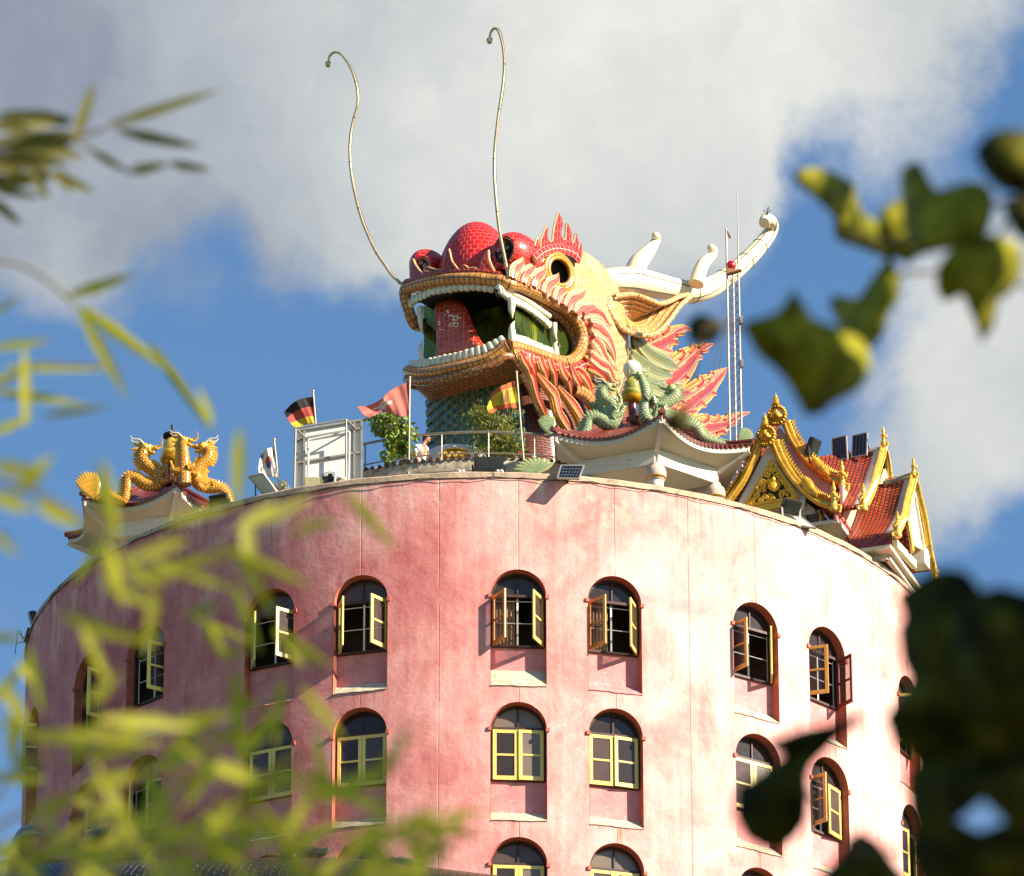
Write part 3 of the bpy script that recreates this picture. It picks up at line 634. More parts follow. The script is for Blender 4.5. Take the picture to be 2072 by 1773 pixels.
# long beard strands hanging beside the neck
for pts, wd, o, mt in [([(30, 190), (70, 290), (130, 380), (170, 440)], [45, 42, 34, 26], .0, ORG), ([(150, 400), (190, 480), (225, 620), (260, 700), (310, 790)], [28, 34, 24, 24, 12], .05, FLAME),
                   ([(235, 430), (300, 520), (370, 610), (400, 740), (450, 830), (500, 900)], [12, 34, 46, 44, 40, 20], .12, GFLAME), ([(405, 540), (470, 620), (530, 700), (575, 780), (600, 860), (625, 960)], [12, 30, 44, 44, 34, 16], .18, GFLAME),
                   ([(120, 420), (200, 560), (260, 700), (300, 800), (360, 930)], [20, 22, 22, 22, 14], -.15, ORG)]:
    sflame('beard_strand', pts, wd, c3, o, mat=mt, thick=.12)
bh = MB(); bh.tube([side(*c3(x, y), .0) for x, y in ((530, 560), (600, 590), (660, 650), (700, 720), (760, 770))], [.16, .19, .17, .13, .08], 12, sub=4); DB(bh, 'jaw_horn', ORG)
# eye ----------------------
ec = hs(*c2(365, 535), 1.93); en = (HS*1+HF_*.35+UPZ*-.05).normalized(); q = en.to_track_quat('Z', 'Y').to_matrix(); ax, ay = q.col[0], q.col[1]
er = MB()
for r_, th, d in ((.55, .085, -.03), (.47, .09, .05), (.39, .07, .09)):
    er.tube([ec+en*d+ax*(r_*math.cos(a))+ay*(r_*1.02*math.sin(a)) for a in [2*math.pi*i/36 for i in range(36)]], th, 10, closed=True)
eye = DB(er, 'eye_ring', tiles('golden eye tile', '#d0902c', '#c07c20', '#7a4a14', .12, .2, .006, .2, 0, .2))
eh = MB(); rr2 = .40
eh.loft([[ec+en*d+ax*(r_*math.cos(a))+ay*(r_*math.sin(a)) for a in [2*math.pi*i/28 for i in range(28)]] for r_, d in ((rr2, .10), (rr2*.95, -.12), (.01, -.24))], True, False); eh.build('pupil', BLK, eye)
sb = MB(); sb.ball(ec-en*.87, (.80, .80, .62), q, 28, 16); DB(sb, 'eye_socket', CREAM)
# flame crest over the eye
crest = [(188, 430), (192, 360), (215, 278), (222, 335), (240, 350), (246, 290), (288, 190), (286, 270), (300, 308), (328, 300), (338, 215), (372, 98), (398, 180), (384, 240), (398, 290), (424, 290), (428, 230), (433, 172), (462, 240), (458, 300), (474, 325), (488, 300), (498, 250), (512, 320), (510, 365), (522, 350), (532, 312), (540, 380), (525, 455),
         (490, 415), (440, 390), (370, 378), (300, 388), (250, 415), (205, 460)]
o = outline_fin('flame_crest', crest, lambda x, y: hs(*c2(x, y), 1.85), HS, .08, .03, fill=tiles('crest glaze', '#8d1a16', '#a32219', '#c08a50', .22, .16, .006, .18, .5, .15), sub=2)
cb = MB(); cb.tube([hs(*c2(x, y), 1.95) for x, y in ((200, 440), (245, 395), (300, 368), (370, 358), (440, 372), (495, 400), (530, 450))], .06, 10, width=[.13]*7, normal=HS, sub=5); DB(cb, 'brow_band', REDB)
# antler ----------------------
def sgrow(pts, s0, s1, cf=c2): return [hs(*cf(*p), s0+(s1-s0)*i/(len(pts)-1)) for i, p in enumerate(pts)]
K2 = .27395*PXM
ho = MB(); HP_ = [(690, 590), (800, 595), (930, 600), (1080, 628), (1230, 658), (1360, 678), (1480, 650), (1590, 585), (1700, 500), (1810, 395), (1905, 285), (1950, 205), (1940, 150), (1905, 140), (1892, 168)]
HR_ = [70, 92, 98, 88, 78, 78, 74, 66, 62, 58, 52, 46, 40, 40, 36]
ho.tube(sgrow(HP_, 1.3, 3.6), [r*K2*1.12 for r in HR_], 18, sub=4); ant = DB(ho, 'antler', WHITE)
for pts, rr3, s0, s1 in [([(930, 560), (960, 470), (1020, 400), (1075, 330), (1100, 280), (1090, 262)], [76, 62, 50, 34, 28, 26], 1.6, 1.9), ([(1390, 620), (1415, 530), (1450, 460), (1505, 410), (1520, 370), (1500, 352)], [52, 46, 40, 32, 27, 26], 2.6, 2.8)]:
    tn = MB(); P = sgrow(pts, s0, s1); tn.tube(P, [r*K2*1.18 for r in rr3], 14, sub=4); tn.ball(P[-1], rr3[-1]*K2*1.15, nu=12, nv=8); tn.build('tine', WHITE, ant)
cbm = MB(); hp_, hr_ = spline([V(q) for q in sgrow(HP_, 1.3, 3.6)], [[r*K2*1.12 for r in HR_]], 4); hr_ = hr_[0]
for off_ in (-.55, .5):
    W_ = []
    for i in range(1, len(hp_)-1):
        tt = (hp_[i+1]-hp_[i-1]).normalized(); nn = (-FW-tt*(-FW.dot(tt))).normalized(); bb = tt.cross(nn); W_.append(hp_[i]+(nn*math.cos(off_)+bb*math.sin(off_))*(hr_[i]+.006))
    cbm.tube(W_[2:-6], .010, 5)
for i in (20, 28, 34, 38):
    tt = (hp_[i+1]-hp_[i-1]).normalized(); n1 = tt.orthogonal().normalized(); n2 = tt.cross(n1)
    cbm.tube([hp_[i]+(n1*math.cos(k*.4)+n2*math.sin(k*.4))*(hr_[i]+.006) for k in range(16)], .010, 5, closed=True)
cbm.build('wire', CABLE, ant)
tw = MB(); tp = hs(*c2(1915, 108), 3.6)
for d in ((0, 0, .22), (-.1, 0, .16), (.1, .02, .17), (.04, -.1, .2)): tw.tube([tp, tp+V(d)], .012, 5)
tw.build('dry_twig', CABLE, ant)
# ear ----------------------
ear = [(760, 725), (738, 790), (790, 885), (860, 960), (1000, 1000), (1100, 980), (1190, 890), (1275, 775), (1352, 708), (1280, 706), (1200, 745), (1120, 765), (1040, 735), (940, 700), (860, 700)]
es = lambda x: 2.05+.75*max(0, (x-740))/600
EP = [hs(*c2(x, y), es(x)) for x, y in ear]; EP2, _ = spline(EP, [], 3, True)
eb = MB(); cen = [hs(*c2(x, y), es(x)-.28) for x, y in ((850, 830), (1000, 870), (1120, 850))]
ctr = cen[1]; mb = MB(); mb.loft([[p+(ctr-p)*k-HS*(.30*math.sin(k*1.5)) for p in EP2] for k in (0, .15, .3, .45, .6, .75, .9, .995)], True, False); eo = DB(mb, 'ear', tiles('ear tile', '#dba866', '#cf9650', '#8a5a2a', .2, .07, .006, .25, .5, .2))
mb = MB(); mb.loft([[p+(ctr-p)*k-HS*(.42*math.sin(min(1.5, k*2.2+.1))) for p in EP2] for k in (0.02, .1, .3, .5, .8, .995)][::-1], True, False); mb.build('ear_back', ORG, eo)
mb = MB(); mb.tube(EP2, .075, 10, closed=True); mb.build('ear_rim', CREAM, eo)
for k in (.22, .4, .58):
    mb = MB(); mb.tube([p+(ctr-p)*k-HS*(.30*math.sin(k*1.5)-.02) for p in EP2], .035, 6, closed=True); mb.build('ear_ridge', CREAM, eo)
# mane spikes ----------------------
MANE = [([(1030, 260), (1120, 235), (1210, 200), (1290, 145), (1370, 90), (1440, 65), (1510, 88)], [16, 90, 105, 80, 46, 24, 4], 1.6, .22), ([(1130, 620), (1250, 520), (1350, 430), (1430, 350), (1500, 285), (1570, 235), (1620, 210), (1680, 193)], [20, 110, 112, 88, 62, 38, 24, 5], 1.4, .26),
        ([(1280, 800), (1400, 710), (1490, 640), (1580, 570), (1660, 500), (1725, 445), (1785, 388)], [20, 105, 110, 88, 60, 36, 5], 1.2, .26), ([(1330, 960), (1480, 920), (1590, 890), (1690, 870), (1790, 830), (1870, 780), (1975, 750)], [20, 85, 98, 78, 50, 28, 5], 1.0, .22),
        ([(1150, 760), (1260, 680), (1360, 620), (1440, 595), (1510, 600)], [20, 100, 80, 40, 4], 1.6, .2), ([(1050, 380), (1130, 400), (1230, 420), (1300, 390), (1390, 340)], [60, 80, 70, 40, 4], 1.3, .2)]
for pts, wd, pl_, th_ in MANE:
    sflame('mane_spike', pts, wd, c3, mat=GFLAME, thick=th_, plane=pl_)
    for i in range(1, len(pts)-2):
        (x0, y0), (x1, y1) = pts[i], pts[i+1]; dx, dy = x1-x0, y1-y0; l = math.hypot(dx, dy); nx, ny = dy/l, -dx/l; w_ = wd[i]
        for s in (1, -1):
            if random.random() < .25: continue
            bx, by = x0+nx*s*w_*.55, y0+ny*s*w_*.55; k = random.uniform(.7, 1.1)
            sflame('mane_tuft', [(bx-dx*.2, by-dy*.2), (bx+dx*.3, by+dy*.3+ny*s*8), (bx+dx*.6*k+nx*s*w_*.45, by+dy*.6*k+ny*s*w_*.45), (bx+dx*.9*k+nx*s*w_*.5, by+dy*.9*k+ny*s*w_*.5)], [w_*.25, w_*.36, w_*.2, 3], c3, mat=random.choice([FLAME, PFLAME, GFLAME]), thick=.10, plane=pl_+.12)
for pts, wd, pl_ in [([(1020, 110), (1060, 200), (1150, 280), (1270, 340), (1390, 390)], [20, 60, 84, 70, 10], 1.95), ([(980, 250), (1070, 340), (1190, 410), (1330, 450)], [30, 90, 90, 20], 1.9), ([(1000, 400), (1100, 480), (1220, 540), (1320, 590)], [30, 90, 90, 20], 1.85)]:
    sflame('neck_fin', pts, wd, c3, mat=GRYG, thick=.15, plane=pl_)
mb = MB(); mb.loft([ring(f, a, zb_, zt_, 32, 2.4) for f, a, zb_, zt_ in ((-2.0, 1.4, 6.5, 12.6), (-2.8, 1.5, 6.0, 12.4), (-3.6, 1.35, 6.2, 11.4), (-4.3, 1.0, 6.6, 10.2), (-4.8, .4, 7.6, 9.0))][::-1]); DB(mb, 'nape', tiles('nape tile', '#7a3a22', '#8a5528', '#4a2814', .2, .1, .012, .5, .5, .3))
# tongue ----------------------
tg = [(450, 1375), (438, 1230), (425, 1080), (420, 960), (440, 895), (500, 868), (570, 868), (635, 905), (680, 970), (710, 1060), (745, 1140), (790, 1220), (835, 1290), (760, 1340)]
TP = [hf(*c1(x, y), 2.95) for x, y in tg]; TP2, _ = spline(TP, [], 3, True)
tc0 = hf(*c1(570, 1120), 2.95)
mb = MB(); mb.loft([[p+(tc0-p)*k+HF_*d for p in TP2] for k, d in ((1, -.16), (.0, -.2), (-.0, .08), (.06, .13), (.3, .18), (.6, .2), (.99, .21))], True, False); tongue = DB(mb, 'tongue', TONG)
for lp in range(len(tongue.data.uv_layers[0].data)):
    pass
me = tongue.data; ul = me.uv_layers[0].data
for p in me.polygons:
    for li in p.loop_indices:
        co = me.vertices[me.loops[li].vertex_index].co+WORG['dragon']; ul[li].uv = (sof(co), co.z)
mb = MB(); mb.tube(TP2[9:-3], .055, 8); mb.build('tongue_edge', REDT, tongue)
mk = MB()
def stroke(a, b, w_=.03):
    P = [hf(*c1(*a), 3.175), hf(*c1(*b), 3.175)]; mk.beam(P[0], P[1], w_, .014, up=HF_)
for a, b, w_ in [((515, 945), (525, 975), .06), ((525, 990), (560, 995), .035), ((530, 990), (535, 1012), .03), ((560, 990), (572, 1030), .035), ((572, 1000), (600, 1005), .03), ((600, 990), (605, 1030), .03), ((605, 1015), (632, 1016), .03), ((556, 1030), (600, 1034), .03),
                 ((432, 1045), (455, 1050), .04), ((436, 1068), (458, 1072), .045), ((446, 1050), (452, 1070), .03), ((445, 1112), (492, 1118), .018), ((490, 985), (500, 990), .03), ((572, 1040), (574, 1062), .03)]: stroke(a, b, w_)
for cx in (550, 590):
    c = hf(*c1(cx, 1074), 3.175); mk.tube([c+HS*(.065*math.cos(t_))+UPZ*(.055*math.sin(t_)) for t_ in [2*math.pi*k/14 for k in range(14)]], .018, 6, closed=True)
mk.build('painted_marks', plain('flaking white paint', '#e5c9a8', .7, 0, .15), tongue)
# teeth ----------------------
def boxy(p, r): return V([math.copysign(abs(q/r_)**.62, q)*r_ if abs(q) > 1e-9 else 0 for q, r_ in zip(p, r)])
def teeth(fn, cf, path, n, w_, h, d, drop, fwd):
    P, _ = spline([fn(*cf(*p)) for p in path], [], 10); L = [0]
    for i in range(1, len(P)): L.append(L[-1]+(P[i]-P[i-1]).length)
    for k in range(n):
        t_ = L[-1]*(k+.5)/n; i = max(j for j in range(len(L)) if L[j] <= t_+1e-9); i = min(i, len(P)-2); u = (t_-L[i])/max(1e-6, L[i+1]-L[i]); c = P[i].lerp(P[i+1], u); t0 = (P[i+1]-P[i]).normalized()
        nn = t0.cross(UPZ).normalized(); uu = nn.cross(t0)
        rot = Matrix((t0, nn, uu)).transposed(); r = (L[-1]/n*.53, d, h*random.uniform(.92, 1.08)); mb = MB()
        mb.ball(c+UPZ*drop, r, rot, 10, 8, fn=lambda p: boxy(p, r)); DB(mb, 'tooth', TOOTH)
FR = lambda x, y: front(x, y, -.12)
teeth(FR, c1, [(185, 905), (240, 852), (400, 785), (550, 752), (700, 740), (850, 745), (925, 760)], 17, .1, .145, .09, 0, 0)
SD = lambda x, y: side(x, y, -.12)
teeth(SD, c1, [(960, 775), (1060, 850), (1200, 925), (1320, 1010), (1400, 1085)], 18, .06, .11, .07, 0, 0)
teeth(SD, c1, [(1060, 1185), (1150, 1210), (1250, 1250), (1340, 1290), (1420, 1320)], 16, .06, .15, .07, 0, 0)
teeth(FR, c1, [(190, 1425), (280, 1420), (400, 1395), (550, 1362), (700, 1325), (850, 1285), (960, 1225), (1010, 1195)], 19, .1, .15, .09, 0, 0)
gm_ = MB(); gm_.tube([SD(*c1(x, y))-HS*.02 for x, y in ((950, 745), (1060, 790), (1180, 850), (1300, 930), (1400, 1000))], .075, 10, sub=4); DB(gm_, 'gum', TOOTH)
for pts, rr4, fn in [([(1065, 840), (1070, 900), (1068, 960), (1075, 1020)], [34, 32, 24, 3], lambda x, y: side(*c1(x, y), -.02)), ([(1080, 1230), (1072, 1150), (1070, 1090), (1092, 1040)], [36, 34, 24, 3], lambda x, y: side(*c1(x, y), -.02)),
                     ([(1430, 1060), (1435, 1110), (1440, 1160), (1460, 1215)], [30, 26, 18, 3], lambda x, y: side(*c1(x, y), -.12)), ([(1448, 1350), (1448, 1290), (1440, 1250), (1462, 1215)], [30, 28, 20, 3], lambda x, y: side(*c1(x, y), -.12)),
                     ([(282, 920), (282, 1010), (288, 1080), (302, 1155)], [30, 26, 18, 2], lambda x, y: hf(*c1(x, y), 3.2)), ([(300, 1400), (285, 1320), (282, 1260), (300, 1200)], [26, 24, 16, 2], lambda x, y: hf(*c1(x, y), 3.2))]:
    mb = MB(); mb.tube([fn(*p) for p in pts], [r*.23484*PXM for r in rr4], 12, sub=4); DB(mb, 'fang', TOOTH)
# whiskers ----------------------
for pts in [((672, 1662), (640, 1630), (590, 1580), (545, 1515), (500, 1450), (460, 1370), (420, 1275), (390, 1180), (368, 1090), (350, 1000), (338, 900), (336, 800), (345, 710), (362, 630), (382, 560), (384, 490), (372, 415), (348, 345), (315, 285), (275, 242), (240, 238), (215, 262), (207, 300)),
            ((1292, 1590), (1275, 1500), (1255, 1400), (1238, 1310), (1225, 1200), (1215, 1090), (1208, 980), (1208, 880), (1214, 780), (1226, 670), (1238, 580), (1252, 490), (1263, 400), (1268, 310), (1262, 220), (1245, 140), (1225, 98), (1204, 95), (1186, 120), (1180, 158))]:
    P = [hf(*c8(x, y), 3.45) for x, y in pts]; mb = MB(); n = len(P); mb.tube(P, [.046-.010*i/n for i in range(n)], 10, sub=4); wk = DB(mb, 'whisker', STEEL)
    mb = MB(); mb.ball(P[-1]-UPZ*.06, .085, nu=16, nv=12); mb.tube([P[-1]+V((.07*math.cos(a), .07*math.sin(a), 0)) for a in [k*.45 for k in range(14)]], .018, 6, closed=True); mb.build('whisker_tip', STEEL, wk)
    mb = MB()
    for i in range(1, n-3, 3): t_ = (P[i+1]-P[i-1]).normalized(); mb.tube([P[i]-t_*.010, P[i]+t_*.010], .050-.010*i/n, 10)
    mb.tube([p+V((.035+.012*math.sin(i*1.3), -.03, 0)) for i, p in enumerate(P[:-2])], .008, 5, sub=3); mb.build('clamp', CABLE, wk)
# hanging cables at the head
mb = MB()
for pts, fn in [([(130, 760), (112, 850), (150, 940), (190, 1010), (255, 1060)], lambda x, y: front(*c1(x, y), .2)), ([(930, 660), (940, 720), (930, 800), (960, 840)], lambda x, y: front(*c1(x, y), .2)), ([(1000, 720), (990, 790), (1030, 850), (1040, 950), (1075, 1010)], lambda x, y: side(*c1(x, y), .25)),
                ([(1545, 1360), (1565, 1430), (1590, 1500), (1600, 1560)], lambda x, y: side(*c1(x, y), .3)), ([(495, 340), (520, 420), (530, 500), (525, 560)], lambda x, y: side(*c3(x, y), .3))]:
    mb.tube([fn(*p) for p in pts], .012, 5, sub=4)
DB(mb, 'cable', CABLE)
# neck ----------------------
def neck_ring(z, x0, x1, f0, f1, n=44, p=3.2):
    out = []
    for j in range(n):
        a = 2*math.pi*j/n; c, s = math.cos(a), math.sin(a)
        out.append(hl((x0+x1)/2+math.copysign(abs(c)**(2/p), c)*(x1-x0)/2, (f0+f1)/2+math.copysign(abs(s)**(2/p), s)*(f1-f0)/2, z))
    return out
nk = MB(); nk.loft([neck_ring(z, a, b_, c_, d) for z, a, b_, c_, d in ((4.4, -1.85, 1.9, -2.6, 1.85), (5.6, -1.9, 1.9, -2.5, 1.9), (6.8, -2.05, 1.9, -2.4, 1.95), (7.8, -2.15, 1.85, -2.3, 2.0), (8.6, -2.2, 1.8, -2.2, 2.0), (9.0, -2.0, 1.75, -2.2, 2.0))]); DB(nk, 'neck', BROWN)
bl = MB(); gridp = []
for i in range(15):
    z = 4.4+4.75*i/14; xl, xr = -1.72-.1*max(0, (z-6))/3, 1.05+.25*math.sin(math.pi*(z-4.4)/4.75); row = []
    for j in range(17):
        u = -1+2*j/16; row.append(hl((xl+xr)/2+(xr-xl)/2*u, 1.95+.42*math.sqrt(max(0, 1-.92*u*u)), z))
    gridp.append(row)
bl.loft(gridp, False, False); belly = DB(bl, 'belly_plates', GREEN)
rg = MB()
for k in range(-8, 17):      # raised courses sweeping diagonally over the belly
    P = []
    for i in range(17):
        u = -1+2*i/16; z = 4.5+k*.29+.95*((u+1)/2)**1.5*1.6+.25*math.sin(u*2)
        if 4.5 < z < 9.1:
            xl, xr = -1.72-.1*max(0, (z-6))/3, 1.05+.25*math.sin(math.pi*(z-4.4)/4.75); P.append(hl((xl+xr)/2+(xr-xl)/2*u, 1.97+.42*math.sqrt(max(0, 1-.92*u*u)), z))
    if len(P) > 2: rg.tube(P, .13, 8, width=.045, normal=(0, 0, 1))
rg.build('belly_ridge', GREEN, belly)
# body of the dragon coiling down round the drum, lower left ----------------------
c4b = cc(0, 1162.3, .34416)
DGRN = striped('dark green scroll', [(0, '#16281f'), (.5, '#1d3327'), (.8, '#2c4432'), (1, '#3a4a30')], '#0e1812', 7)
SCALE = tiles('brown green scale', '#3e3620', '#2c3524', '#14120c', .16, .22, .015, .25, .5, .5, bumpd=.04)
co = MB(); CP = []
for px in range(-60, 1180, 40):
    X = max(-(TR+.7), (px-975)/75.); Yc = -math.sqrt(max(0, (TR+.75)**2-X*X)); CP.append(at(px, 1822+max(0, px-700)*.12, Yc))
_e, _s = CP[-1], CP[0]; t1 = math.atan2(_e.x, -_e.y); t0 = math.atan2(_s.x, -_s.y)
CP = [V(((TR+.75)*math.sin(t0-R_(d)), -(TR+.75)*math.cos(t0-R_(d)), _s.z+.012*d)) for d in range(96, 0, -8)]+CP+[V(((TR+.75)*math.sin(t1+R_(d)), -(TR+.75)*math.cos(t1+R_(d)), _e.z-.045*d)) for d in range(8, 200, 8)]
co.tube(CP, 1.05, 24, sub=2); body = DB(co, 'coiled_body', SCALE)
def csp(px, py): return at(px, py, -math.sqrt(max(1, (TR+.9)**2-min(12.9, abs((px-975)/75.))**2)))
for pts, wd in [([(95, 1700), (110, 1600), (150, 1530), (210, 1510), (270, 1535)], [60, 62, 50, 30, 5]), ([(1640, 1790), (1690, 1690), (1770, 1640), (1850, 1635), (1905, 1630), (1930, 1598)], [70, 62, 46, 32, 22, 4]),
                ([(820, 1700), (850, 1600), (880, 1560), (940, 1540), (1010, 1560)], [60, 60, 46, 28, 5]), ([(480, 1700), (510, 1600), (560, 1540), (610, 1520), (645, 1480)], [60, 56, 44, 28, 5]), ([(1230, 1760), (1260, 1680), (1310, 1620), (1370, 1610), (1430, 1640)], [60, 56, 44, 28, 5]),
                ([(2250, 1800), (2300, 1720), (2380, 1700), (2450, 1720), (2500, 1690)], [50, 52, 36, 24, 4])]:
    mb = MB(); P = [csp(*c4b(*p)) for p in pts]; mb.tube(P, [.2*min(1, w_/50) for w_ in wd], 16, width=[w_*.34416*PXM for w_ in wd], normal=lambda p: V((p.x, p.y, 0)), sub=4, uv='x'); DB(mb, 'body_scroll', DGRN)

# ================================================================ roof terrace
PAL = plain('off white concrete', '#cfc6b4', .8, 0, .16, 1.2, .2, 14, '#8f8468'); PAL2 = plain('pale soffit', '#c9bfa8', .85, 0, .14, .8, .1, 10)
GOLD = plain('gold paint', '#c8951c', .38, .35, .35, 5, .35, 26, '#6d4c12', coat=.2); GOLDL = plain('pale gilt', '#d9b34a', .32, .3, .3, 6, .3, 30, '#7d6230', coat=.2)  # GOLDL is a paler gilt than GOLD
ROOFB = plain('brown glazed roof tile', '#6a2c20', .3, 0, .35, 3, .3, 20, '#2c1812', coat=.3)
JADE = tiles('jade dragon scale', '#8fa27a', '#a8ad7c', '#5a6648', .09, .07, .012, .35, .5, .3); GILT = tiles('gold dragon scale', '#d8a02a', '#c98a18', '#7a4a0c', .09, .07, .012, .28, .5, .25)
JADEF = striped('jade fin', [(0, '#7f9468'), (.6, '#a5ab72'), (1, '#cdbd78')], '#5c6a48', 4); GILTF = striped('gold fin', [(0, '#c8901e'), (.6, '#dcae3a'), (1, '#eacb6a')], '#7a4d10', 4)
SLAT = plain('dark roof edging', '#3c2a22', .8, 0, .5, 6, .6, 24, '#6a5a40')
# upper terrace drum with its tiled lip
UT = Z0+5.36; UR = 7.2
m_ = MB(); m_.lathe((0, 0, 0), [(UR-.12, DECK+.002), (UR-.12, UT-.02), (0, UT-.02)], 120); m_.build('upper_terrace', PAL, tower)
m_ = MB(); n = 300
m_.loft([[((UR+dr+random.uniform(-.02, .02))*math.sin(2*math.pi*j/n), -(UR+dr)*math.cos(2*math.pi*j/n), UT+dz+(random.uniform(-.03, .05) if dz > -.1 else 0)) for j in range(n)] for dr, dz in ((-.1, -.34), (.02, -.30), (.06, -.04), (.0, .05), (-.25, .03))], True, False); m_.build('terrace_lip', plain('stained terrace lip', '#a89c86', .85, 0, .5, 5, .7, 12, '#3a2a22'), tower)
m_ = MB()
for j in range(230):
    a = 2*math.pi*j/230; 
    if math.cos(a) > .2: m_.tube([((UR-.16)*math.sin(a), -(UR-.16)*math.cos(a), UT+.06), ((UR+.10)*math.sin(a), -(UR+.10)*math.cos(a), UT+.02+random.uniform(-.02, .02))], random.uniform(.045, .07), 7)
m_.build('lip_tiles', SLAT, tower)

# ---------------------------------------------------------------- hexagonal pavilions
def pavilion(P0, mid_ang, label, L=3.0):
    BR = L*2/3; c = V((P0[0]+L*math.cos(R_(mid_ang)), P0[1]+L*math.sin(R_(mid_ang)), 0)); ze = Z0+P0[2]; base = thing('pavilion', (c.x, c.y, DECK), label, 'pavilion', 'hexagonal roof pavilions')
    ang = [R_(mid_ang+180+60*k) for k in range(6)]
    def P(r, k, u, dz=0, sagz=.30, sagr=.10):       # point on the hexagon of radius r, side k, 0<=u<=1
        a, b_ = V((math.cos(ang[k]), math.sin(ang[k]), 0)), V((math.cos(ang[(k+1) % 6]), math.sin(ang[(k+1) % 6]), 0))
        w_ = 4*u*(1-u); q = a.lerp(b_, u)*(r*(1-sagr*w_)); return V((c.x+q.x, c.y+q.y, ze+dz-sagz*w_))
    NU = 66
    for k in range(6):
        m_ = MB(); rings = []
        for i, (r, dz, sg) in enumerate([(L, .05, .30), (L*.86, .13, .24), (L*.65, .32, .15), (L*.4, .68, .06), (L*.18, 1.1, .0), (.05, 1.4, 0)]):
            rings.append([P(r, k, j/NU, dz+.055*abs(math.sin(math.pi*j/3*1.0)), sg, .1*(1-i/5)) for j in range(NU+1)])
        m_.loft(rings, False, False); rf = m_.build('roof_tiles', ROOFB, base)
        m_ = MB()          # round tile ends along the eave
        for j in range(0, NU-1, 3): p = P(L+.03, k, (j+1.5)/NU, .065); q = P(L*.93, k, (j+1.5)/NU, .10); m_.tube([p, q], .06, 10)
        m_.build('eave_tiles', ROOFB, base)
        m_ = MB()
        m_.loft([[P(r, k, j/24, dz, sg, .1) for j in range(25)] for r, dz, sg in ((L-.02, .06, .30), (L-.02, -.10, .30), (L-.14, -.12, .29), (BR+.05, -.50, .05))], False, False); m_.build('soffit', PAL2, base)
        m_ = MB()
        for r, z0, z1, th in ((BR, -.92, -.48, .22),):
            a = P(r, k, 0, 0, 0, 0); b_ = P(r, k, 1, 0, 0, 0); m_.beam((a.x, a.y, ze-.70), (b_.x, b_.y, ze-.70), .2, .42)
        m_.build('beam', PAL, base)
        m_ = MB(); a = P(BR, k, 0, 0, 0, 0); b_ = P(L-.05, k, 0, -.08, 0, 0); m_.beam((a.x, a.y, ze-.55), b_, .12, .2); m_.build('corner_bracket', PAL, base)
        d = V((math.cos(ang[k]), math.sin(ang[k]), 0)); m_ = MB(); m_.tube([P(L+.08, k, 0, .16, 0, 0), P(L*.8, k, 0, .22, 0, 0), P(L*.5, k, 0, .55, 0, 0), P(.1, k, 0, 1.45, 0, 0)], .08, 8, sub=3); m_.build('hip_ridge', ROOFB, base)
        if k in (0, 1, 5):
            q = P(BR, k, 0, 0, 0, 0); m_ = MB(); m_.lathe((q.x, q.y, DECK), [(.20, 0), (.19, ze-DECK-1.35)], 20); col = m_.build('column', PAL, base)
            m_ = MB(); z = ze-DECK-1.40; m_.lathe((q.x, q.y, DECK), [(.19, z), (.24, z+.05), (.27, z+.14), (.27, z+.28), (.24, z+.38), (.16, z+.45), (.15, z+.52)], 20); m_.build('capital', plain('capital rose grey', '#bfa99a', .8, 0, .2, 4), col)
            m_ = MB(); m_.lathe((q.x, q.y, DECK), [(.26, z+.07), (.285, z+.10), (.26, z+.13)], 20); m_.build('capital_band', GOLD, col)
    m_ = MB(); m_.lathe((c.x, c.y, ze-.93), [(BR+.05, 0), (BR+.05, .06), (0, .08)], 6, tilt=Matrix.Rotation(ang[0], 3, 'Z')); m_.build('ceiling', PAL2, base)
    m_ = MB()
    for k in range(0, 6, 2): a, b_ = P(1.9, k, 0, 0, 0, 0), P(1.9, (k+3) % 6, 0, 0, 0, 0); m_.beam((a.x, a.y, ze-.97), (b_.x, b_.y, ze-.97), .10, .08)
    m_.build('ceiling_rib', plain('dull ceiling rib', '#9d9482', .85, 0, .1), base)  # ribs are a duller tone than the ceiling
    return base, c, ze
pavR, cR, zeR = pavilion((4.62, -9.0, 5.75), 98.25, 'white concrete pavilion with brown tiled roof and jade green dragons, right of the dragon head')
pavL, cL, zeL = pavilion((-8.1, -5.0, 5.6), 102, 'white concrete pavilion with brown tiled roof and golden dragons, at the left roof edge', 2.65)

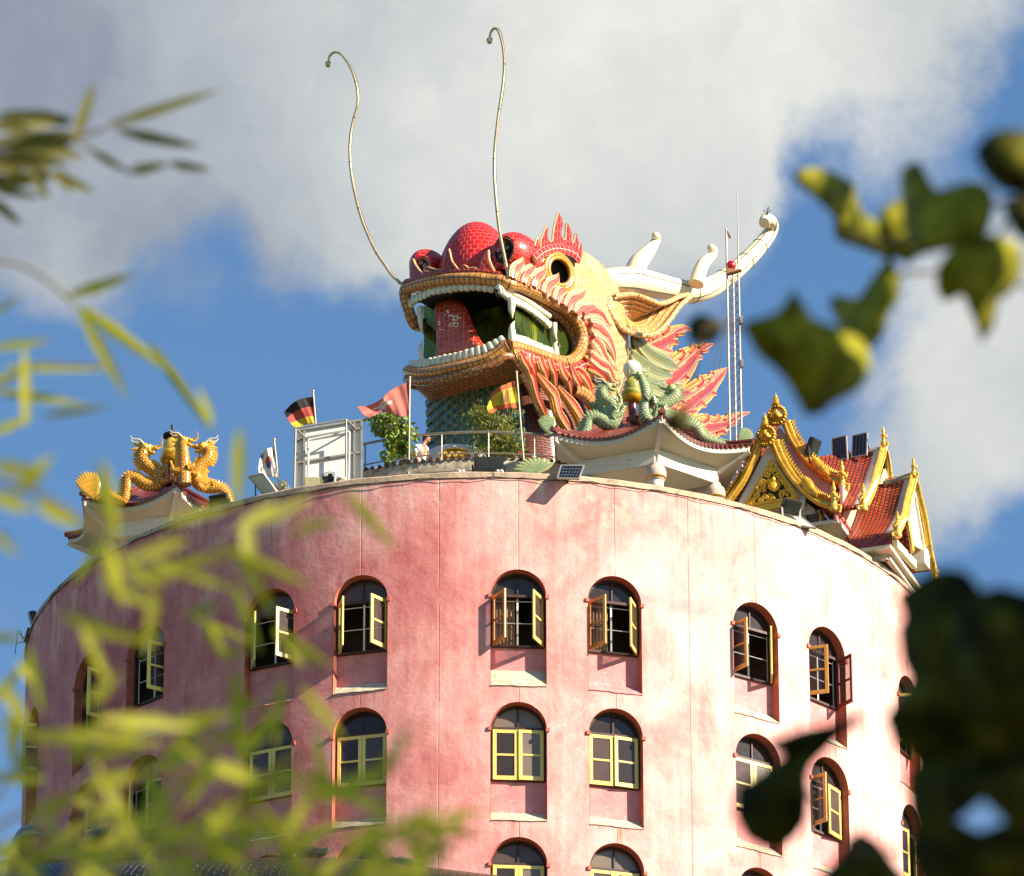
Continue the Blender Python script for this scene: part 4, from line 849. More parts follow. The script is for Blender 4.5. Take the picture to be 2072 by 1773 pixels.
# ---------------------------------------------------------------- small dragon statues
def fan(mb, base, dirv, up_, size, n, spread, mat=None):
    for i in range(n):
        a = (i/(n-1)-.5)*spread; d = (dirv*math.cos(a)+up_*math.sin(a)); nrm = dirv.cross(up_)
        mb.tube([base, base+d*size*.5, base+d*size*(1-.25*abs(a)/spread)], [.03, .035, .004], 8, width=[size*.06, size*.13, .004], normal=nrm, sub=3, uv='x')
def small_dragon(cf, path, rad, Y, face, label, scale_m, fin_m, group, tail=None, bend=0, legs=()):
    P = [at(*cf(x, y), Y+(dy if len(q) > 2 else 0)) for q in path for x, y, dy in [(q[0], q[1], q[2] if len(q) > 2 else 0)]]
    kk = (cf(1, 0)[0]-cf(0, 0)[0])*PXM
    t = thing('dragon_statue', tuple(min(P, key=lambda p: p.z)), label, 'statue', group)
    P2, l2 = spline(P, [[r*kk for r in rad]], 5); r2 = l2[0]
    m_ = MB(); m_.tube(P2, r2, 14); b = m_.build('body', scale_m, t)
    m_ = MB()       # dorsal crest of small upright points
    for i in range(2, len(P2)-1, 1):
        tt = (P2[i+1]-P2[i-1]).normalized(); nn = tt.cross(V((0, 1, 0))).normalized()
        if face*nn.dot(V((1, 0, 0))) > 0 and abs(tt.z) > .75: nn = -nn
        elif abs(tt.z) <= .75 and nn.z < 0: nn = -nn
        b0 = P2[i]+nn*r2[i]*.85; h = r2[i]*.75
        m_.tube([b0, b0+nn*h*.6, b0+nn*h+V((-face*.03, 0, .02))], [.02, .016, .003], 6, width=[r2[i]*.4, r2[i]*.25, .003], normal=(0, 1, 0))
    m_.build('crest', fin_m, t)
    H = P2[-1]; R = r2[-1]*1.25; X = V((face, 0, 0)); Zv = V((0, 0, 1)); Yv = V((0, -1, 0))
    m_ = MB(); m_.ball(H+X*R*.4+Zv*R*.25, (R*1.05, R*.95, R*.9), nu=14, nv=9); m_.ball(H+X*R*1.5+Zv*R*.25, (R*1.05, R*.62, R*.42), nu=12, nv=8); m_.ball(H+X*R*2.3+Zv*R*.5, (R*.35, R*.5, R*.3), nu=10, nv=6); hd = m_.build('head', fin_m, t)
    m_ = MB(); m_.ball(H+X*R*1.1-Zv*R*.55, (R*1.0, R*.5, R*.25), Matrix.Rotation(face*.35, 3, 'Y'), 12, 7); m_.build('jaw', fin_m, hd)
    for s in (-1, 1):
        m_ = MB(); m_.ball(H+X*R*.75+Zv*R*.75+Yv*s*R*.6, R*.22, nu=10, nv=7); m_.build('eye', BLK, hd)
        m_ = MB(); m_.tube([H+Zv*R*.8+Yv*s*R*.4, H-X*R*.8+Zv*R*1.6+Yv*s*R*.6, H-X*R*1.9+Zv*R*1.7+Yv*s*R*.7, H-X*R*2.4+Zv*R*2.3+Yv*s*R*.7], [R*.2, R*.16, R*.11, .008], 7, sub=3); m_.build('horn', TOOTH, hd)
        m_ = MB(); m_.tube([H+X*R*2.3+Zv*R*.3+Yv*s*R*.4, H+X*R*3.1+Zv*R*.9+Yv*s*R*.6, H+X*R*2.9+Zv*R*2.1+Yv*s*R*.7], [.018, .014, .005], 6, sub=3); m_.build('whisker', fin_m, hd)
    m_ = MB()
    for i in range(9):
        a = i/8*2*math.pi*.75+math.pi*.62; d = (X*math.cos(a)+Zv*math.sin(a)); m_.tube([H, H+d*R*1.3, H+d*R*2.1-X*R*.3], [.04, .04, .006], 8, width=[R*.35, R*.42, .006], normal=(0, 1, 0), sub=2, uv='x')
    m_.build('mane', fin_m, hd)
    T = P2[0]; td = (P2[0]-P2[2]).normalized(); tu = V((0, 1, 0)).cross(td).normalized(); m_ = MB()
    if tail: td = (at(*cf(*tail), Y)-T); sz = td.length; td.normalize(); tu = V((0, 1, 0)).cross(td).normalized()
    else: sz = .5
    if abs(td.z) < .9 or tail: fan(m_, T, td, tu, sz, 9, .8); m_.build('tail_fin', fin_m, t)
    for leg in legs:
        Q = [at(*cf(x, y), Y-.12) for x, y in leg]; m_ = MB(); m_.tube(Q, [.10, .08, .055, .05][:len(Q)], 9, sub=3); lg = m_.build('leg', scale_m, t); d = (Q[-1]-Q[-2]).normalized(); m_ = MB()
        for s in (-.5, 0, .5): dd = (d+V((0, -.3, 0))+V((0, 0, 1)).cross(d)*0+V((0, 0, s))).normalized(); m_.tube([Q[-1], Q[-1]+dd*.12, Q[-1]+dd*.17-V((0, 0, .06))], [.03, .022, .004], 6)
        m_.build('claw', fin_m, lg)
    return t
small_dragon(c3, [(350, 935), (420, 925), (520, 945), (590, 960), (640, 890), (665, 810), (740, 800), (830, 850), (880, 780), (850, 690), (790, 640), (770, 580), (800, 545)], [16, 26, 34, 38, 42, 44, 50, 56, 56, 52, 44, 36, 30], -6.9, 1,
             'jade green dragon statue with yellow mane, its tail fin raised at the left roof corner', JADE, JADEF, 'jade dragons on the right pavilion', tail=(300, 760), legs=[[(870, 720), (910, 690), (920, 650), (900, 600)], [(860, 800), (920, 760), (950, 700)]])
small_dragon(c3, [(1180, 830), (1130, 800), (1110, 720), (1130, 640), (1120, 560), (1100, 500), (1085, 450)], [40, 50, 48, 42, 38, 32, 24], -7.0, -1, 'jade green dragon statue rearing upright beside the yellow gourd', JADE, JADEF, 'jade dragons on the right pavilion', legs=[[(1130, 640), (1180, 620), (1200, 680)]])
small_dragon(c3, [(1880, 1010), (1800, 1010), (1720, 1000), (1600, 960), (1540, 880), (1450, 850), (1340, 830), (1260, 780), (1260, 700), (1330, 650), (1370, 600), (1350, 565)], [14, 22, 30, 38, 46, 54, 60, 58, 52, 46, 40, 30], -6.9, -1,
             'jade green dragon statue with orange mane, curled over the right-hand roof slope', JADE, JADEF, 'jade dragons on the right pavilion', tail=(1980, 880), legs=[[(1280, 700), (1220, 680), (1190, 620)], [(1290, 760), (1220, 740), (1200, 800)]])
small_dragon(c3, [(880, 880), (800, 860), (740, 820), (735, 760), (760, 720), (740, 690)], [30, 38, 40, 36, 32, 26], -5.8, -1, 'small jade dragon statue with golden ruff, half hidden behind a larger one', JADE, JADEF, 'jade dragons on the right pavilion')
GG = 'golden dragons on the left pavilion'
small_dragon(c6, [(205, 600), (270, 560), (330, 590), (400, 610), (420, 540), (430, 460), (480, 450), (560, 500), (650, 490), (640, 420), (570, 370), (530, 310), (545, 250)], [14, 22, 28, 32, 34, 36, 38, 42, 44, 46, 46, 42, 32], -4.6, 1,
             'golden dragon statue facing right with arched back and raised tail fin', GILT, GILTF, GG, tail=(115, 400), legs=[[(640, 430), (690, 400), (700, 350)], [(660, 470), (710, 470), (700, 420)]])
small_dragon(c6, [(830, 500), (828, 430), (826, 360), (824, 290), (818, 230), (812, 195)], [46, 46, 42, 38, 34, 28], -5.0, 1, 'golden dragon statue seen from the front, rearing before the urn', GILT, GILTF, GG, legs=[[(850, 380), (880, 370), (900, 350)], [(800, 400), (750, 400), (740, 360)]])
small_dragon(c6, [(1165, 640), (1130, 570), (1070, 525), (1000, 520), (930, 490), (905, 430), (940, 370), (990, 320), (1000, 270), (975, 240)], [14, 26, 36, 42, 46, 48, 46, 42, 36, 30], -4.6, -1,
             'golden dragon statue facing left with open jaws and bristling back', GILT, GILTF, GG, legs=[[(920, 440), (880, 410), (870, 360)], [(930, 500), (960, 530), (1000, 500)]])
# gourds / urns between the dragons
OLIVE = plain('olive glazed gourd', '#8e8f3a', .3, 0, .3, 4, .1, 20, coat=.3)
def gourd(cf, cx, yb, yt, Y, label, globe):
    b = at(*cf(cx, yb), Y); tp = at(*cf(cx, yt), Y); h = tp.z-b.z; t = thing('roof_finial', tuple(b-V((0, 0, .55))), label, 'finial')
    m_ = MB(); r = h*.30; m_.lathe(b, [(r*.5, 0), (r*.9, h*.06), (r*1.1, h*.16), (r*1.3, h*.2), (r*1.05, h*.26), (r*1.25, h*.34), (r*1.25, h*.42), (r*.95, h*.5), (r*1.05, h*.6), (r*1.0, h*.75), (r*.7, h*.92), (r*.45, h)], 22); m_.build('urn', GOLDL if not globe else OLIVE, t)
    m_ = MB(); m_.lathe(b, [(r*.6, -.02), (r*1.1, h*.04), (r*1.36, h*.15), (r*1.4, h*.2), (r*1.0, h*.27)], 22); m_.build('urn_band', GOLD, t)
    m_ = MB(); m_.lathe(b-V((0, 0, .6)), [(r*.75, 0), (r*.5, .15), (r*.55, .6)], 14); m_.build('pedestal', ROOFB, t)
    if globe: m_ = MB(); m_.lathe(tp-V((0, 0, .02)), [(r*.5, 0), (r*.8, .05), (.001, .06)], 16); m_.ball(tp+V((0, 0, .26)), .25, nu=24, nv=16); m_.build('glass_globe', plain('opal globe', '#dcd8c0', .25, 0, .08, 2, coat=.4), t)
    else: m_ = MB(); m_.lathe(tp, [(r*.5, 0), (r*.95, .02), (r*.95, .10), (r*.4, .14), (.03, .17), (.03, .38), (.001, .4)], 16); m_.build('lamp_cap', BLK, t)
gourd(c3, 1015, 675, 470, -6.4, 'olive and yellow glazed gourd carrying a white globe lamp', True)
gourd(c6, 738, 360, 170, -4.2, 'golden tiered urn with black lamp cap among the golden dragons', False)

# ---------------------------------------------------------------- Thai gabled hall at the right edge
TA = V((-.33, -.944, 0)).normalized(); TB = V((.944, -.33, 0)).normalized(); TC = V((9.3, -4.2, 0))
def ga(x, y, a): return on_plane(*c5(x, y), TA, TA.dot(TC)+a)
def gb(x, y, b): return on_plane(*c5(x, y), TB, TB.dot(TC)+b)
temple = thing('gabled_hall', (TC.x, TC.y, DECK), 'Thai gabled hall with orange tiled roofs and gold bargeboards at the right roof edge', 'temple')
RT_ = tiles('orange red roof tile', '#c9501e', '#b03a14', '#4a160a', .15, .115, .022, .42, .5, .15, bumpd=.05, c3='#dc7a30')
PINKT = plain('rose painted eave', '#b0626a', .7, 0, .2, 3); CRM = plain('cream wall paint', '#d8cba4', .8, 0, .15, 1.5, .2, 12, '#a08a5c'); YB = plain('yellow beam', '#d2a52e', .5, 0, .2, 2)
MAROON = plain('maroon fascia', '#5e1c1a', .5, 0, .3, 3)
def k5(w_): return w_*.25912*PXM
def barge(fn, pts, w_, nrm, sgn=1, mat=GOLD, teeth_=True):
    P = [fn(*p) for p in pts]; P2, _ = spline(P, [], 5); m_ = MB(); n = len(P2)
    m_.tube(P2, .075, 12, width=[k5(w_)*.86*(1-.25*i/n) for i in range(n)], normal=nrm); o = m_.build('bargeboard', mat, temple)
    m_ = MB(); up_side = []
    for i in range(1, n-1):
        tt = (P2[i+1]-P2[i-1]).normalized(); nn = tt.cross(V(nrm)).normalized(); nn = nn if nn.z > 0 else -nn; b0 = P2[i]+nn*k5(w_)*.88; m_.tube([b0, b0+nn*.10+V((0, 0, .03))], [.045, .01], 6, width=[.06, .01], normal=nrm)
        up_side.append(P2[i]-nn*k5(w_)*.2+V(nrm)*.09)
    m_.build('ridge_leaf', mat, o); m_ = MB(); m_.tube(up_side, .03, 6); m_.build('moulding', GOLDL, o); return P2
def spire(p, h, parent=temple, r=.07):
    m_ = MB(); m_.lathe(p, [(r*1.4, 0), (r*1.9, h*.06), (r, h*.12), (r*1.5, h*.2), (r*.9, h*.26), (r*1.1, h*.34), (r*1.25, h*.42), (r*1.0, h*.5), (r*.7, h*.53), (r*1.2, h*.56), (r*.8, h*.62), (r*.85, h*.66), (r*.45, h*.72), (r*.5, h*.76), (r*.25, h*.82), (.004, h)], 12); m_.build('spire', GOLDL, parent)
def deity(p, h, face=1, parent=temple, mat=GOLDL):     # kneeling praying figure: one smooth body with crown
    X = V((face, 0, 0)); m_ = MB()
    prof = [(.11, 0), (.14, .06), (.12, .16), (.085, .28), (.075, .36), (.10, .46), (.125, .54), (.06, .60), (.045, .63), (.07, .68), (.075, .74), (.05, .80), (.06, .82), (.035, .88), (.03, .92), (.003, 1.0)]
    m_.lathe(p, [(r*h*1.05, z*h) for r, z in prof], 14)
    for s in (-1, 1):
        sh_ = p+V((0, s*.11*h, .52*h)); el = sh_+X*.10*h-V((0, -s*.04*h, .16*h)); hd = p+X*.17*h+V((0, s*.012, .50*h)); m_.tube([sh_, el, hd, hd+V((0, 0, .08*h))], [.035*h, .03*h, .022*h, .01*h], 8, sub=3)
        m_.tube([p+V((0, s*.07*h, .12*h)), p+X*.2*h+V((0, s*.09*h, .12*h)), p+X*.16*h+V((0, s*.09*h, .0))], [.06*h, .055*h, .04*h], 8, sub=2)
    m_.build('praying_figure', mat, parent)
def wreath(c, r, nrm):
    q = V(nrm).to_track_quat('Z', 'Y').to_matrix(); m_ = MB()
    for k in range(18): a = 2*math.pi*k/18; m_.ball(c+q @ V((r*.86*math.cos(a), r*.95*math.sin(a), 0)), (r*.2, r*.2, .09), q, 8, 6)
    m_.tube([c+q @ V((r*.62*math.cos(a), r*.66*math.sin(a), .03)) for a in [2*math.pi*k/20 for k in range(20)]], r*.11, 8, closed=True)
    m_.ball(c+V(nrm)*.04-V((0, 0, r*.1)), (r*.42, .14, r*.5), nu=12, nv=8); m_.ball(c+V(nrm)*.10+V((0, 0, r*.32)), r*.2, nu=10, nv=7)
    for s in (-1, 1): m_.tube([c+V(nrm)*.1+q @ V((s*r*.45, -r*.2, 0)), c+V(nrm)*.16+q @ V((s*r*.3, -r*.35, 0)), c+V(nrm)*.2+V((0, 0, r*.1))], [.05, .045, .03], 7, sub=2)
    for s in (-1, 1):
        for k in range(5): a = R_(-70+s*(18+k*24)); m_.tube([c+q @ V((r*.5*math.sin(s*k*.5), -r*.6, 0)), c+q @ V((r*1.0*math.sin(s*(.25+k*.4)), -r*(.95-.16*k), .02))], [.05, .015], 7)
    m_.build('carved_wreath', GOLD, temple)
def sweep(profile, d, L, name, mat, flip=False, thick=.12, nseg=8):
    rows = [[p+d*(L*i/nseg) for p in profile] for i in range(nseg+1)]; m_ = MB()
    if flip: rows = rows[::-1]
    m_.loft(rows, False, False); o = m_.build(name, mat, temple); s = o.modifiers.new('solid', 'SOLIDIFY'); s.thickness = thick; s.offset = 0; return o
# front arm, lower tier (plane a=3.0) and upper tier (a=1.9)
fl1 = barge(lambda x, y: ga(x, y, 3.0), [(500, 545), (455, 660), (385, 810), (320, 910), (255, 1000), (200, 1070)], 48, TA)
fr1 = barge(lambda x, y: ga(x, y, 3.0), [(622, 530), (670, 650), (740, 770), (820, 870), (900, 945), (980, 1000), (1070, 1030)], 48, TA)
fl2 = barge(lambda x, y: ga(x, y, 1.9), [(590, 370), (560, 450), (500, 560), (430, 690)], 44, TA)
fr2 = barge(lambda x, y: ga(x, y, 1.9), [(712, 375), (760, 500), (830, 610), (910, 700), (990, 770), (1070, 820), (1140, 850)], 46, TA)
for fn_, a_, cx, cy, sp0, sp1 in ((ga, 3.0, 555, 485, 415, 300), (ga, 1.9, 640, 325, 250, 145)):
    wreath(fn_(cx, cy, a_+.1), k5(78), TA); p = fn_(cx-8, sp0, a_+.1); q = fn_(cx-8, sp1, a_+.1); spire(p, q.z-p.z)
for pts, w_, a_ in (([(860, 830), (875, 860), (910, 910), (960, 950)], 38, 3.1), ([(935, 680), (960, 720), (1000, 760), (1050, 800)], 38, 2.0)):
    m_ = MB(); P = [ga(x, y, a_) for x, y in pts]; m_.tube(P, .13, 12, width=[k5(w_), k5(w_)*1.2, k5(w_), k5(w_)*.5], normal=TA, sub=4)
    for i in range(5): m_.ball(P[0].lerp(P[2], i/4)+TA*.08+V((0, 0, .06*math.sin(i*2))), (.07, .05, .1), nu=8, nv=6)
    m_.build('carved_crest', GOLD, temple)
deity(ga(1085, 1070, 3.1), k5(235)/.93, 1); deity(ga(1150, 900, 2.0), k5(230)/.93, 1)
# the apex gusset boards and gable walls
def prism(pts, d, name, mat, parent=temple):
    m_ = MB(); m_.plate(pts, d); return m_.build(name, mat, parent, smooth=False)
prism([ga(x, y, 2.85) for x, y in ((575, 560), (500, 700), (340, 1010), (300, 1060), (850, 1060), (870, 930), (740, 790), (640, 640))], TA*.08, 'gable_wall', PAL)
prism([ga(x, y, 1.75) for x, y in ((655, 400), (560, 560), (420, 800), (1080, 960), (1060, 850), (900, 740), (780, 590))], TA*.08, 'gable_wall', plain('mauve gable board', '#b39a8e', .8, 0, .3, 4))  # the upper tier's board is mauve
ped = prism([ga(x, y, 2.95) for x, y in ((600, 676), (388, 1028), (805, 962))], TA*.05, 'pediment', plain('dark pediment ground', '#3a2412', .7, 0, .3, 6))
pf = MB()
for a, b_ in (((600, 676), (388, 1028)), ((805, 962), (600, 676)), ((388, 1028), (805, 962))): pf.beam(ga(*a, 3.0), ga(*b_, 3.0), .07, .05, up=TA)
pf.build('pediment_border', YB, ped)
prism([ga(x, y, 2.94) for x, y in ((388, 1036), (805, 972), (800, 1010), (560, 1070), (420, 1070))], TA*.1, 'yellow_beam', YB)
sc = MB()    # gilt scrollwork: a coiled figure in the middle and spirals towards the corners
def spiral(cx, cy, r, turns, dir_=1, ph=0, w_=.035):
    P = []
    for i in range(int(14*turns)+1): a = ph+dir_*2*math.pi*i/14; rr_ = r*(1-i/(14*turns)*.85); P.append(ga(cx+rr_*math.cos(a), cy+rr_*math.sin(a), 3.02+.02*(i/(14*turns))))
    sc.tube(P, [w_*(1.2-.5*i/len(P)) for i in range(len(P))], 7)
spiral(612, 885, 78, 1.0, 1, 2.6, .05); spiral(612, 875, 45, 1.6, -1, 0, .04); sc.ball(ga(610, 870, 3.05), (.13, .07, .15)); sc.ball(ga(612, 825, 3.07), (.06, .06, .09))
for cx, cy, r, d, ph in ((600, 745, 20, 1, 0), (575, 740, 18, -1, 0), (632, 752, 18, 1, 2), (560, 790, 24, -1, 1), (655, 790, 24, 1, 1), (530, 840, 26, -1, 3), (690, 830, 24, 1, 0), (505, 890, 28, 1, 1), (720, 880, 28, -1, 2), (480, 945, 26, -1, 2), (550, 955, 24, 1, 0), (680, 940, 26, -1, 0), (755, 920, 24, 1, 3), (455, 985, 20, 1, 1), (610, 975, 18, 1, 2), (520, 985, 20, -1, 0), (770, 950, 16, 1, 0), (430, 1010, 14, 1, 0), (600, 705, 14, 1, 1)): spiral(cx, cy, r, 1.5, d, ph, .032)
for i in range(46):
    u = random.random(); v = random.random()*.96; y0 = 700+v*320; xl = 600-(y0-676)*.6; xr = 600+(y0-676)*.72; x0 = xl+18+(xr-xl-36)*u
    if y0 < 1015-(x0-388)*.155: sc.ball(ga(x0, y0, 3.0), (.04, .03, .055), nu=7, nv=5)
sc.build('gilt_scrollwork', plain('bright gilt carving', '#dca92a', .35, .3, .25, 8, .3, 40), ped)
sweep(fr1, -TA, 1.6, 'front_roof_slope', RT_, True); sweep(fr2, -TA, 2.6, 'front_roof_slope', RT_, True); sweep(fl1, -TA, 1.6, 'front_roof_slope', RT_); sweep(fl2, -TA, 2.6, 'front_roof_slope', RT_)
# eave boards running back from the front gables with a saw edge of tile ends
for (x0, y0), a_, L in (((1095, 1095), 3.0, 1.5), ((1150, 905), 1.9, 1.2)):
    p = ga(x0, y0, a_); q = p-TA*L; m_ = MB(); m_.beam(p-V((0, 0, .05)), q-V((0, 0, .05)), .06, .22); m_.build('eave_board', PINKT, temple); m_ = MB()
    for i in range(int(L/.13)): m_.ball(p-TA*(.07+i*.13)+V((0, 0, .07))+TB*.03, (.07, .05, .05), nu=7, nv=5)
    m_.build('eave_tile_ends', RT_, temple)
# right arm: lower tier gable plane b=3.3, upper tier b=2.0
br1 = barge(lambda x, y: gb(x, y, 2.3), [(1705, 800), (1680, 900), (1650, 1010), (1630, 1110), (1595, 1200), (1560, 1262)], 26, TB, mat=GOLDL)
bk1 = barge(lambda x, y: gb(x, y, 2.3), [(1712, 820), (1745, 960), (1780, 1100), (1805, 1250), (1830, 1400), (1860, 1530), (1890, 1650)], 24, TB, mat=GOLDL)
br2 = barge(lambda x, y: gb(x, y, 1.5), [(1470, 570), (1445, 680), (1415, 780), (1390, 880), (1360, 960), (1320, 1040)], 26, TB, mat=GOLDL)
bk2 = barge(lambda x, y: gb(x, y, 1.5), [(1478, 590), (1495, 680), (1508, 770), (1515, 830)], 22, TB, mat=GOLDL)
for b_, x, y0, y1 in ((2.35, 1708, 800, 658), (1.55, 1472, 560, 418)): p = gb(x, y0, b_); q = gb(x, y1, b_); deity(p, (q.z-p.z)*1.05, 1)
deity(gb(1585, 1275, 2.4), k5(205)/.93, -1); deity(gb(1318, 1070, 1.6), k5(215)/.93, -1); deity(gb(1878, 1610, 2.4), k5(140)/.93, 1)
lr1 = [gb(x, y, 2.2) for x, y in ((1690, 800), (1668, 900), (1640, 1010), (1612, 1110), (1575, 1190), (1530, 1262))]
lr2 = [gb(x, y, 1.4) for x, y in ((1448, 590), (1425, 690), (1392, 790), (1362, 880), (1325, 960), (1285, 1040))]
sweep(spline(lr1, [], 3)[0], -TB, 1.25, 'right_roof_slope', RT_, False); sweep(spline(lr2, [], 3)[0], -TB, 2.3, 'right_roof_slope', RT_, False)
bkp = [gb(x, y, 2.2) for x, y in ((1700, 815), (1735, 960), (1770, 1100), (1795, 1250), (1820, 1400), (1850, 1530))]
sweep(spline(bkp, [], 3)[0], -TB, 1.25, 'back_roof_slope', RT_, True)
bkp2 = [p for p in [gb(x, y, 1.4) for x, y in ((1456, 600), (1490, 740), (1520, 880), (1545, 1020))]]; sweep(spline(bkp2, [], 3)[0], -TB, 2.3, 'back_roof_slope', RT_, True)
# cream verge strips beside the bargeboards, curved ridges
for P, a, b_ in ((lr1, 3.12, 0), (lr2, 1.82, 0)):
    m_ = MB(); Q = [p+V((0, 0, .06)) for p in P]; m_.tube([p+TB*.0 for p in Q], .05, 8, width=.20, normal=(P[0]-P[-1]).cross(TB), sub=3); m_.build('verge', PAL, temple)
for pts, bb in (([(1695, 785), (1640, 812), (1560, 842), (1470, 862), (1390, 872)], 0), ([(1448, 578), (1400, 612), (1340, 628), (1230, 650), (1090, 676), (985, 690)], 0)):
    m_ = MB(); m_.tube([ga(x, y, .33) for x, y in pts], [.07, .10, .10, .10, .09, .08][:len(pts)], 10, sub=4); m_.build('ridge', plain('lichened ridge plaster', '#a89c80', .85, 0, .35, 4, .5, 18, '#5c5238'), temple)
prism([gb(x, y, 2.2) for x, y in ((1712, 930), (1668, 1150), (1690, 1330), (1790, 1390), (1770, 1200))], TB*.06, 'gable_panel', CRM)
m_ = MB()
for a, b_ in (((1668, 1160), (1712, 920)), ((1712, 920), (1795, 1390))): m_.beam(gb(*a, 2.26), gb(*b_, 2.26), .09, .06, up=TB)
m_.build('gable_border', PAL, temple)
m_ = MB()
for i in range(16): p = gb(1665+i*2.2, 1180+i*13, 2.32); m_.ball(p, (.06, .10, .08), nu=8, nv=5)
m_.build('gilt_fringe', GOLDL, temple)
prism([gb(x, y, 1.45) for x, y in ((1478, 740), (1440, 860), (1510, 840))], TB*.06, 'gable_panel', CRM)
# fascia, underside and beams of the right arm
e0 = gb(1525, 1262, 2.2); e1 = e0-TB*1.1
m_ = MB(); m_.beam(e0-V((0, 0, .12)), e1-V((0, 0, .12)), .08, .26); m_.build('fascia', MAROON, temple)
CZ = e0.z-.30
def cor(a, b_, z): p = TC+TA*a+TB*b_; return V((p.x, p.y, z))
eA = (e0-TC).dot(TA)
m_ = MB(); m_.plate([cor(eA+.02, 2.2, CZ), cor(-1.9, 2.2, CZ), cor(-1.9, -1.6, CZ), cor(eA+.02, -1.6, CZ)], V((0, 0, .10))); m_.build('ceiling', PAL2, temple, smooth=False)
m_ = MB(); m_.plate([cor(2.95, .95, Z0+3.58), cor(.2, .95, Z0+3.58), cor(.2, -2.0, Z0+3.58), cor(2.95, -2.0, Z0+3.58)], V((0, 0, .10))); m_.build('ceiling', PAL2, temple, smooth=False)
m_ = MB(); m_.plate([cor(2.3, .86, Z0+3.6), cor(.4, .86, Z0+3.6), cor(.4, .86, Z0+4.9), cor(2.3, .86, Z0+4.9)], TB*.08); m_.build('eave_wall', plain('rose eave plaster', '#c79a8c', .8, 0, .2), temple, smooth=False)
m_ = MB(); m_.beam(gb(1560, 1325, 2.15), gb(1710, 1490, 2.15), .14, .22); m_.build('tie_beam', CRM, temple)
m_ = MB(); m_.box(gb(1755, 1440, 2.1), (.4, .5, .5), Matrix((TB, -TA, UPZ)).transposed()); m_.build('bracket_block', PAL, temple)
m_ = MB(); m_.plate([cor(-1.2, 1.6, DECK), cor(-1.2, -1.6, DECK), cor(-1.2, -1.6, CZ), cor(-1.2, 1.6, CZ)], TA*.2); m_.build('core_wall', CRM, temple, smooth=False)
m_ = MB()
for z_, a0, b0, a1, b1 in ((-.12, eA-.4, -1.5, eA-.4, 2.0), (-.12, eA-.4, 2.0, -1.7, 2.0), (-.10, .4, -1.5, .4, 2.0)): m_.beam(cor(a0, b0, CZ+z_), cor(a1, b1, CZ+z_), .14, .14)
m_.build('lintel', PAL, temple)
for x, y, a_ in ((1378, 1330, 1.7), (915, 1120, 2.5), (1540, 1525, -.6)):
    p = ga(x, y, a_); m_ = MB(); m_.box((p.x, p.y, (p.z+DECK)/2), (.42, .42, p.z-DECK), Matrix.Rotation(-.34, 3, 'Z')); col = m_.build('column', plain('dark brown column', '#4a2c1c', .45, 0, .3, 3), temple, smooth=False)
    m_ = MB()
    for s in (-1, 1):
        for t_ in (-1, 1): m_.box((p.x+.2*s, p.y+.2*t_, (p.z+DECK)/2), (.06, .06, p.z-DECK-.02), Matrix.Rotation(-.34, 3, 'Z'))
    m_.build('gilt_edge', GOLD, col, smooth=False)
m_ = MB(); p = ga(575, 1075, 2.75); m_.plate([ga(430, 1040, 2.6), ga(860, 1000, 2.6), ga(940, 1060, 2.6), ga(940, 1380, 2.6), ga(430, 1400, 2.6)], TA*.1); m_.build('front_wall', PAL, temple, smooth=False)
m_ = MB(); m_.plate([ga(960, 1060, 2.55), ga(960, 1060, 2.55)-TA*1.6, (ga(960, 1060, 2.55)-TA*1.6)-V((0, 0, 1.9)), ga(960, 1060, 2.55)-V((0, 0, 1.9))], TB*.1); m_.build('side_wall', PAL2, temple, smooth=False)

# ================================================================ things on the roof
STL = plain('stainless rail', '#a39a8c', .3, .7, .2, 4); GRYM = plain('grey painted steel', '#8b877e', .5, .2, .2, 4); WSH = plain('white sheet', '#cfcec8', .6, 0, .08, 1, .05); BLKM = plain('black lamp housing', '#1a1a18', .5, 0, .3, 5)
def arcp(px, R): # x offset on arc with radius R seen at px
    X = (px-975)/75.; return V((X, -math.sqrt(max(.1, R*R-X*X)), 0))
rl = thing('railing', (0, -6.95, UT), 'curved steel handrail with two rails round the terrace below the dragon', 'railing')
def railz(px, R, h): p = arcp(px, R); return V((p.x, p.y, UT+h))
for h, r_ in ((.95, .035), (.34, .022)):
    m_ = MB(); m_.tube([railz(px, 6.9, h) for px in range(700, 1150, 12)], r_, 8); m_.build('rail', STL, rl)
for px in (742, 800, 893, 985, 1075): m_ = MB(); a = railz(px, 6.9, 0); m_.tube([a, a+V((0, 0, .95))], .022, 8); m_.build('post', STL, rl)

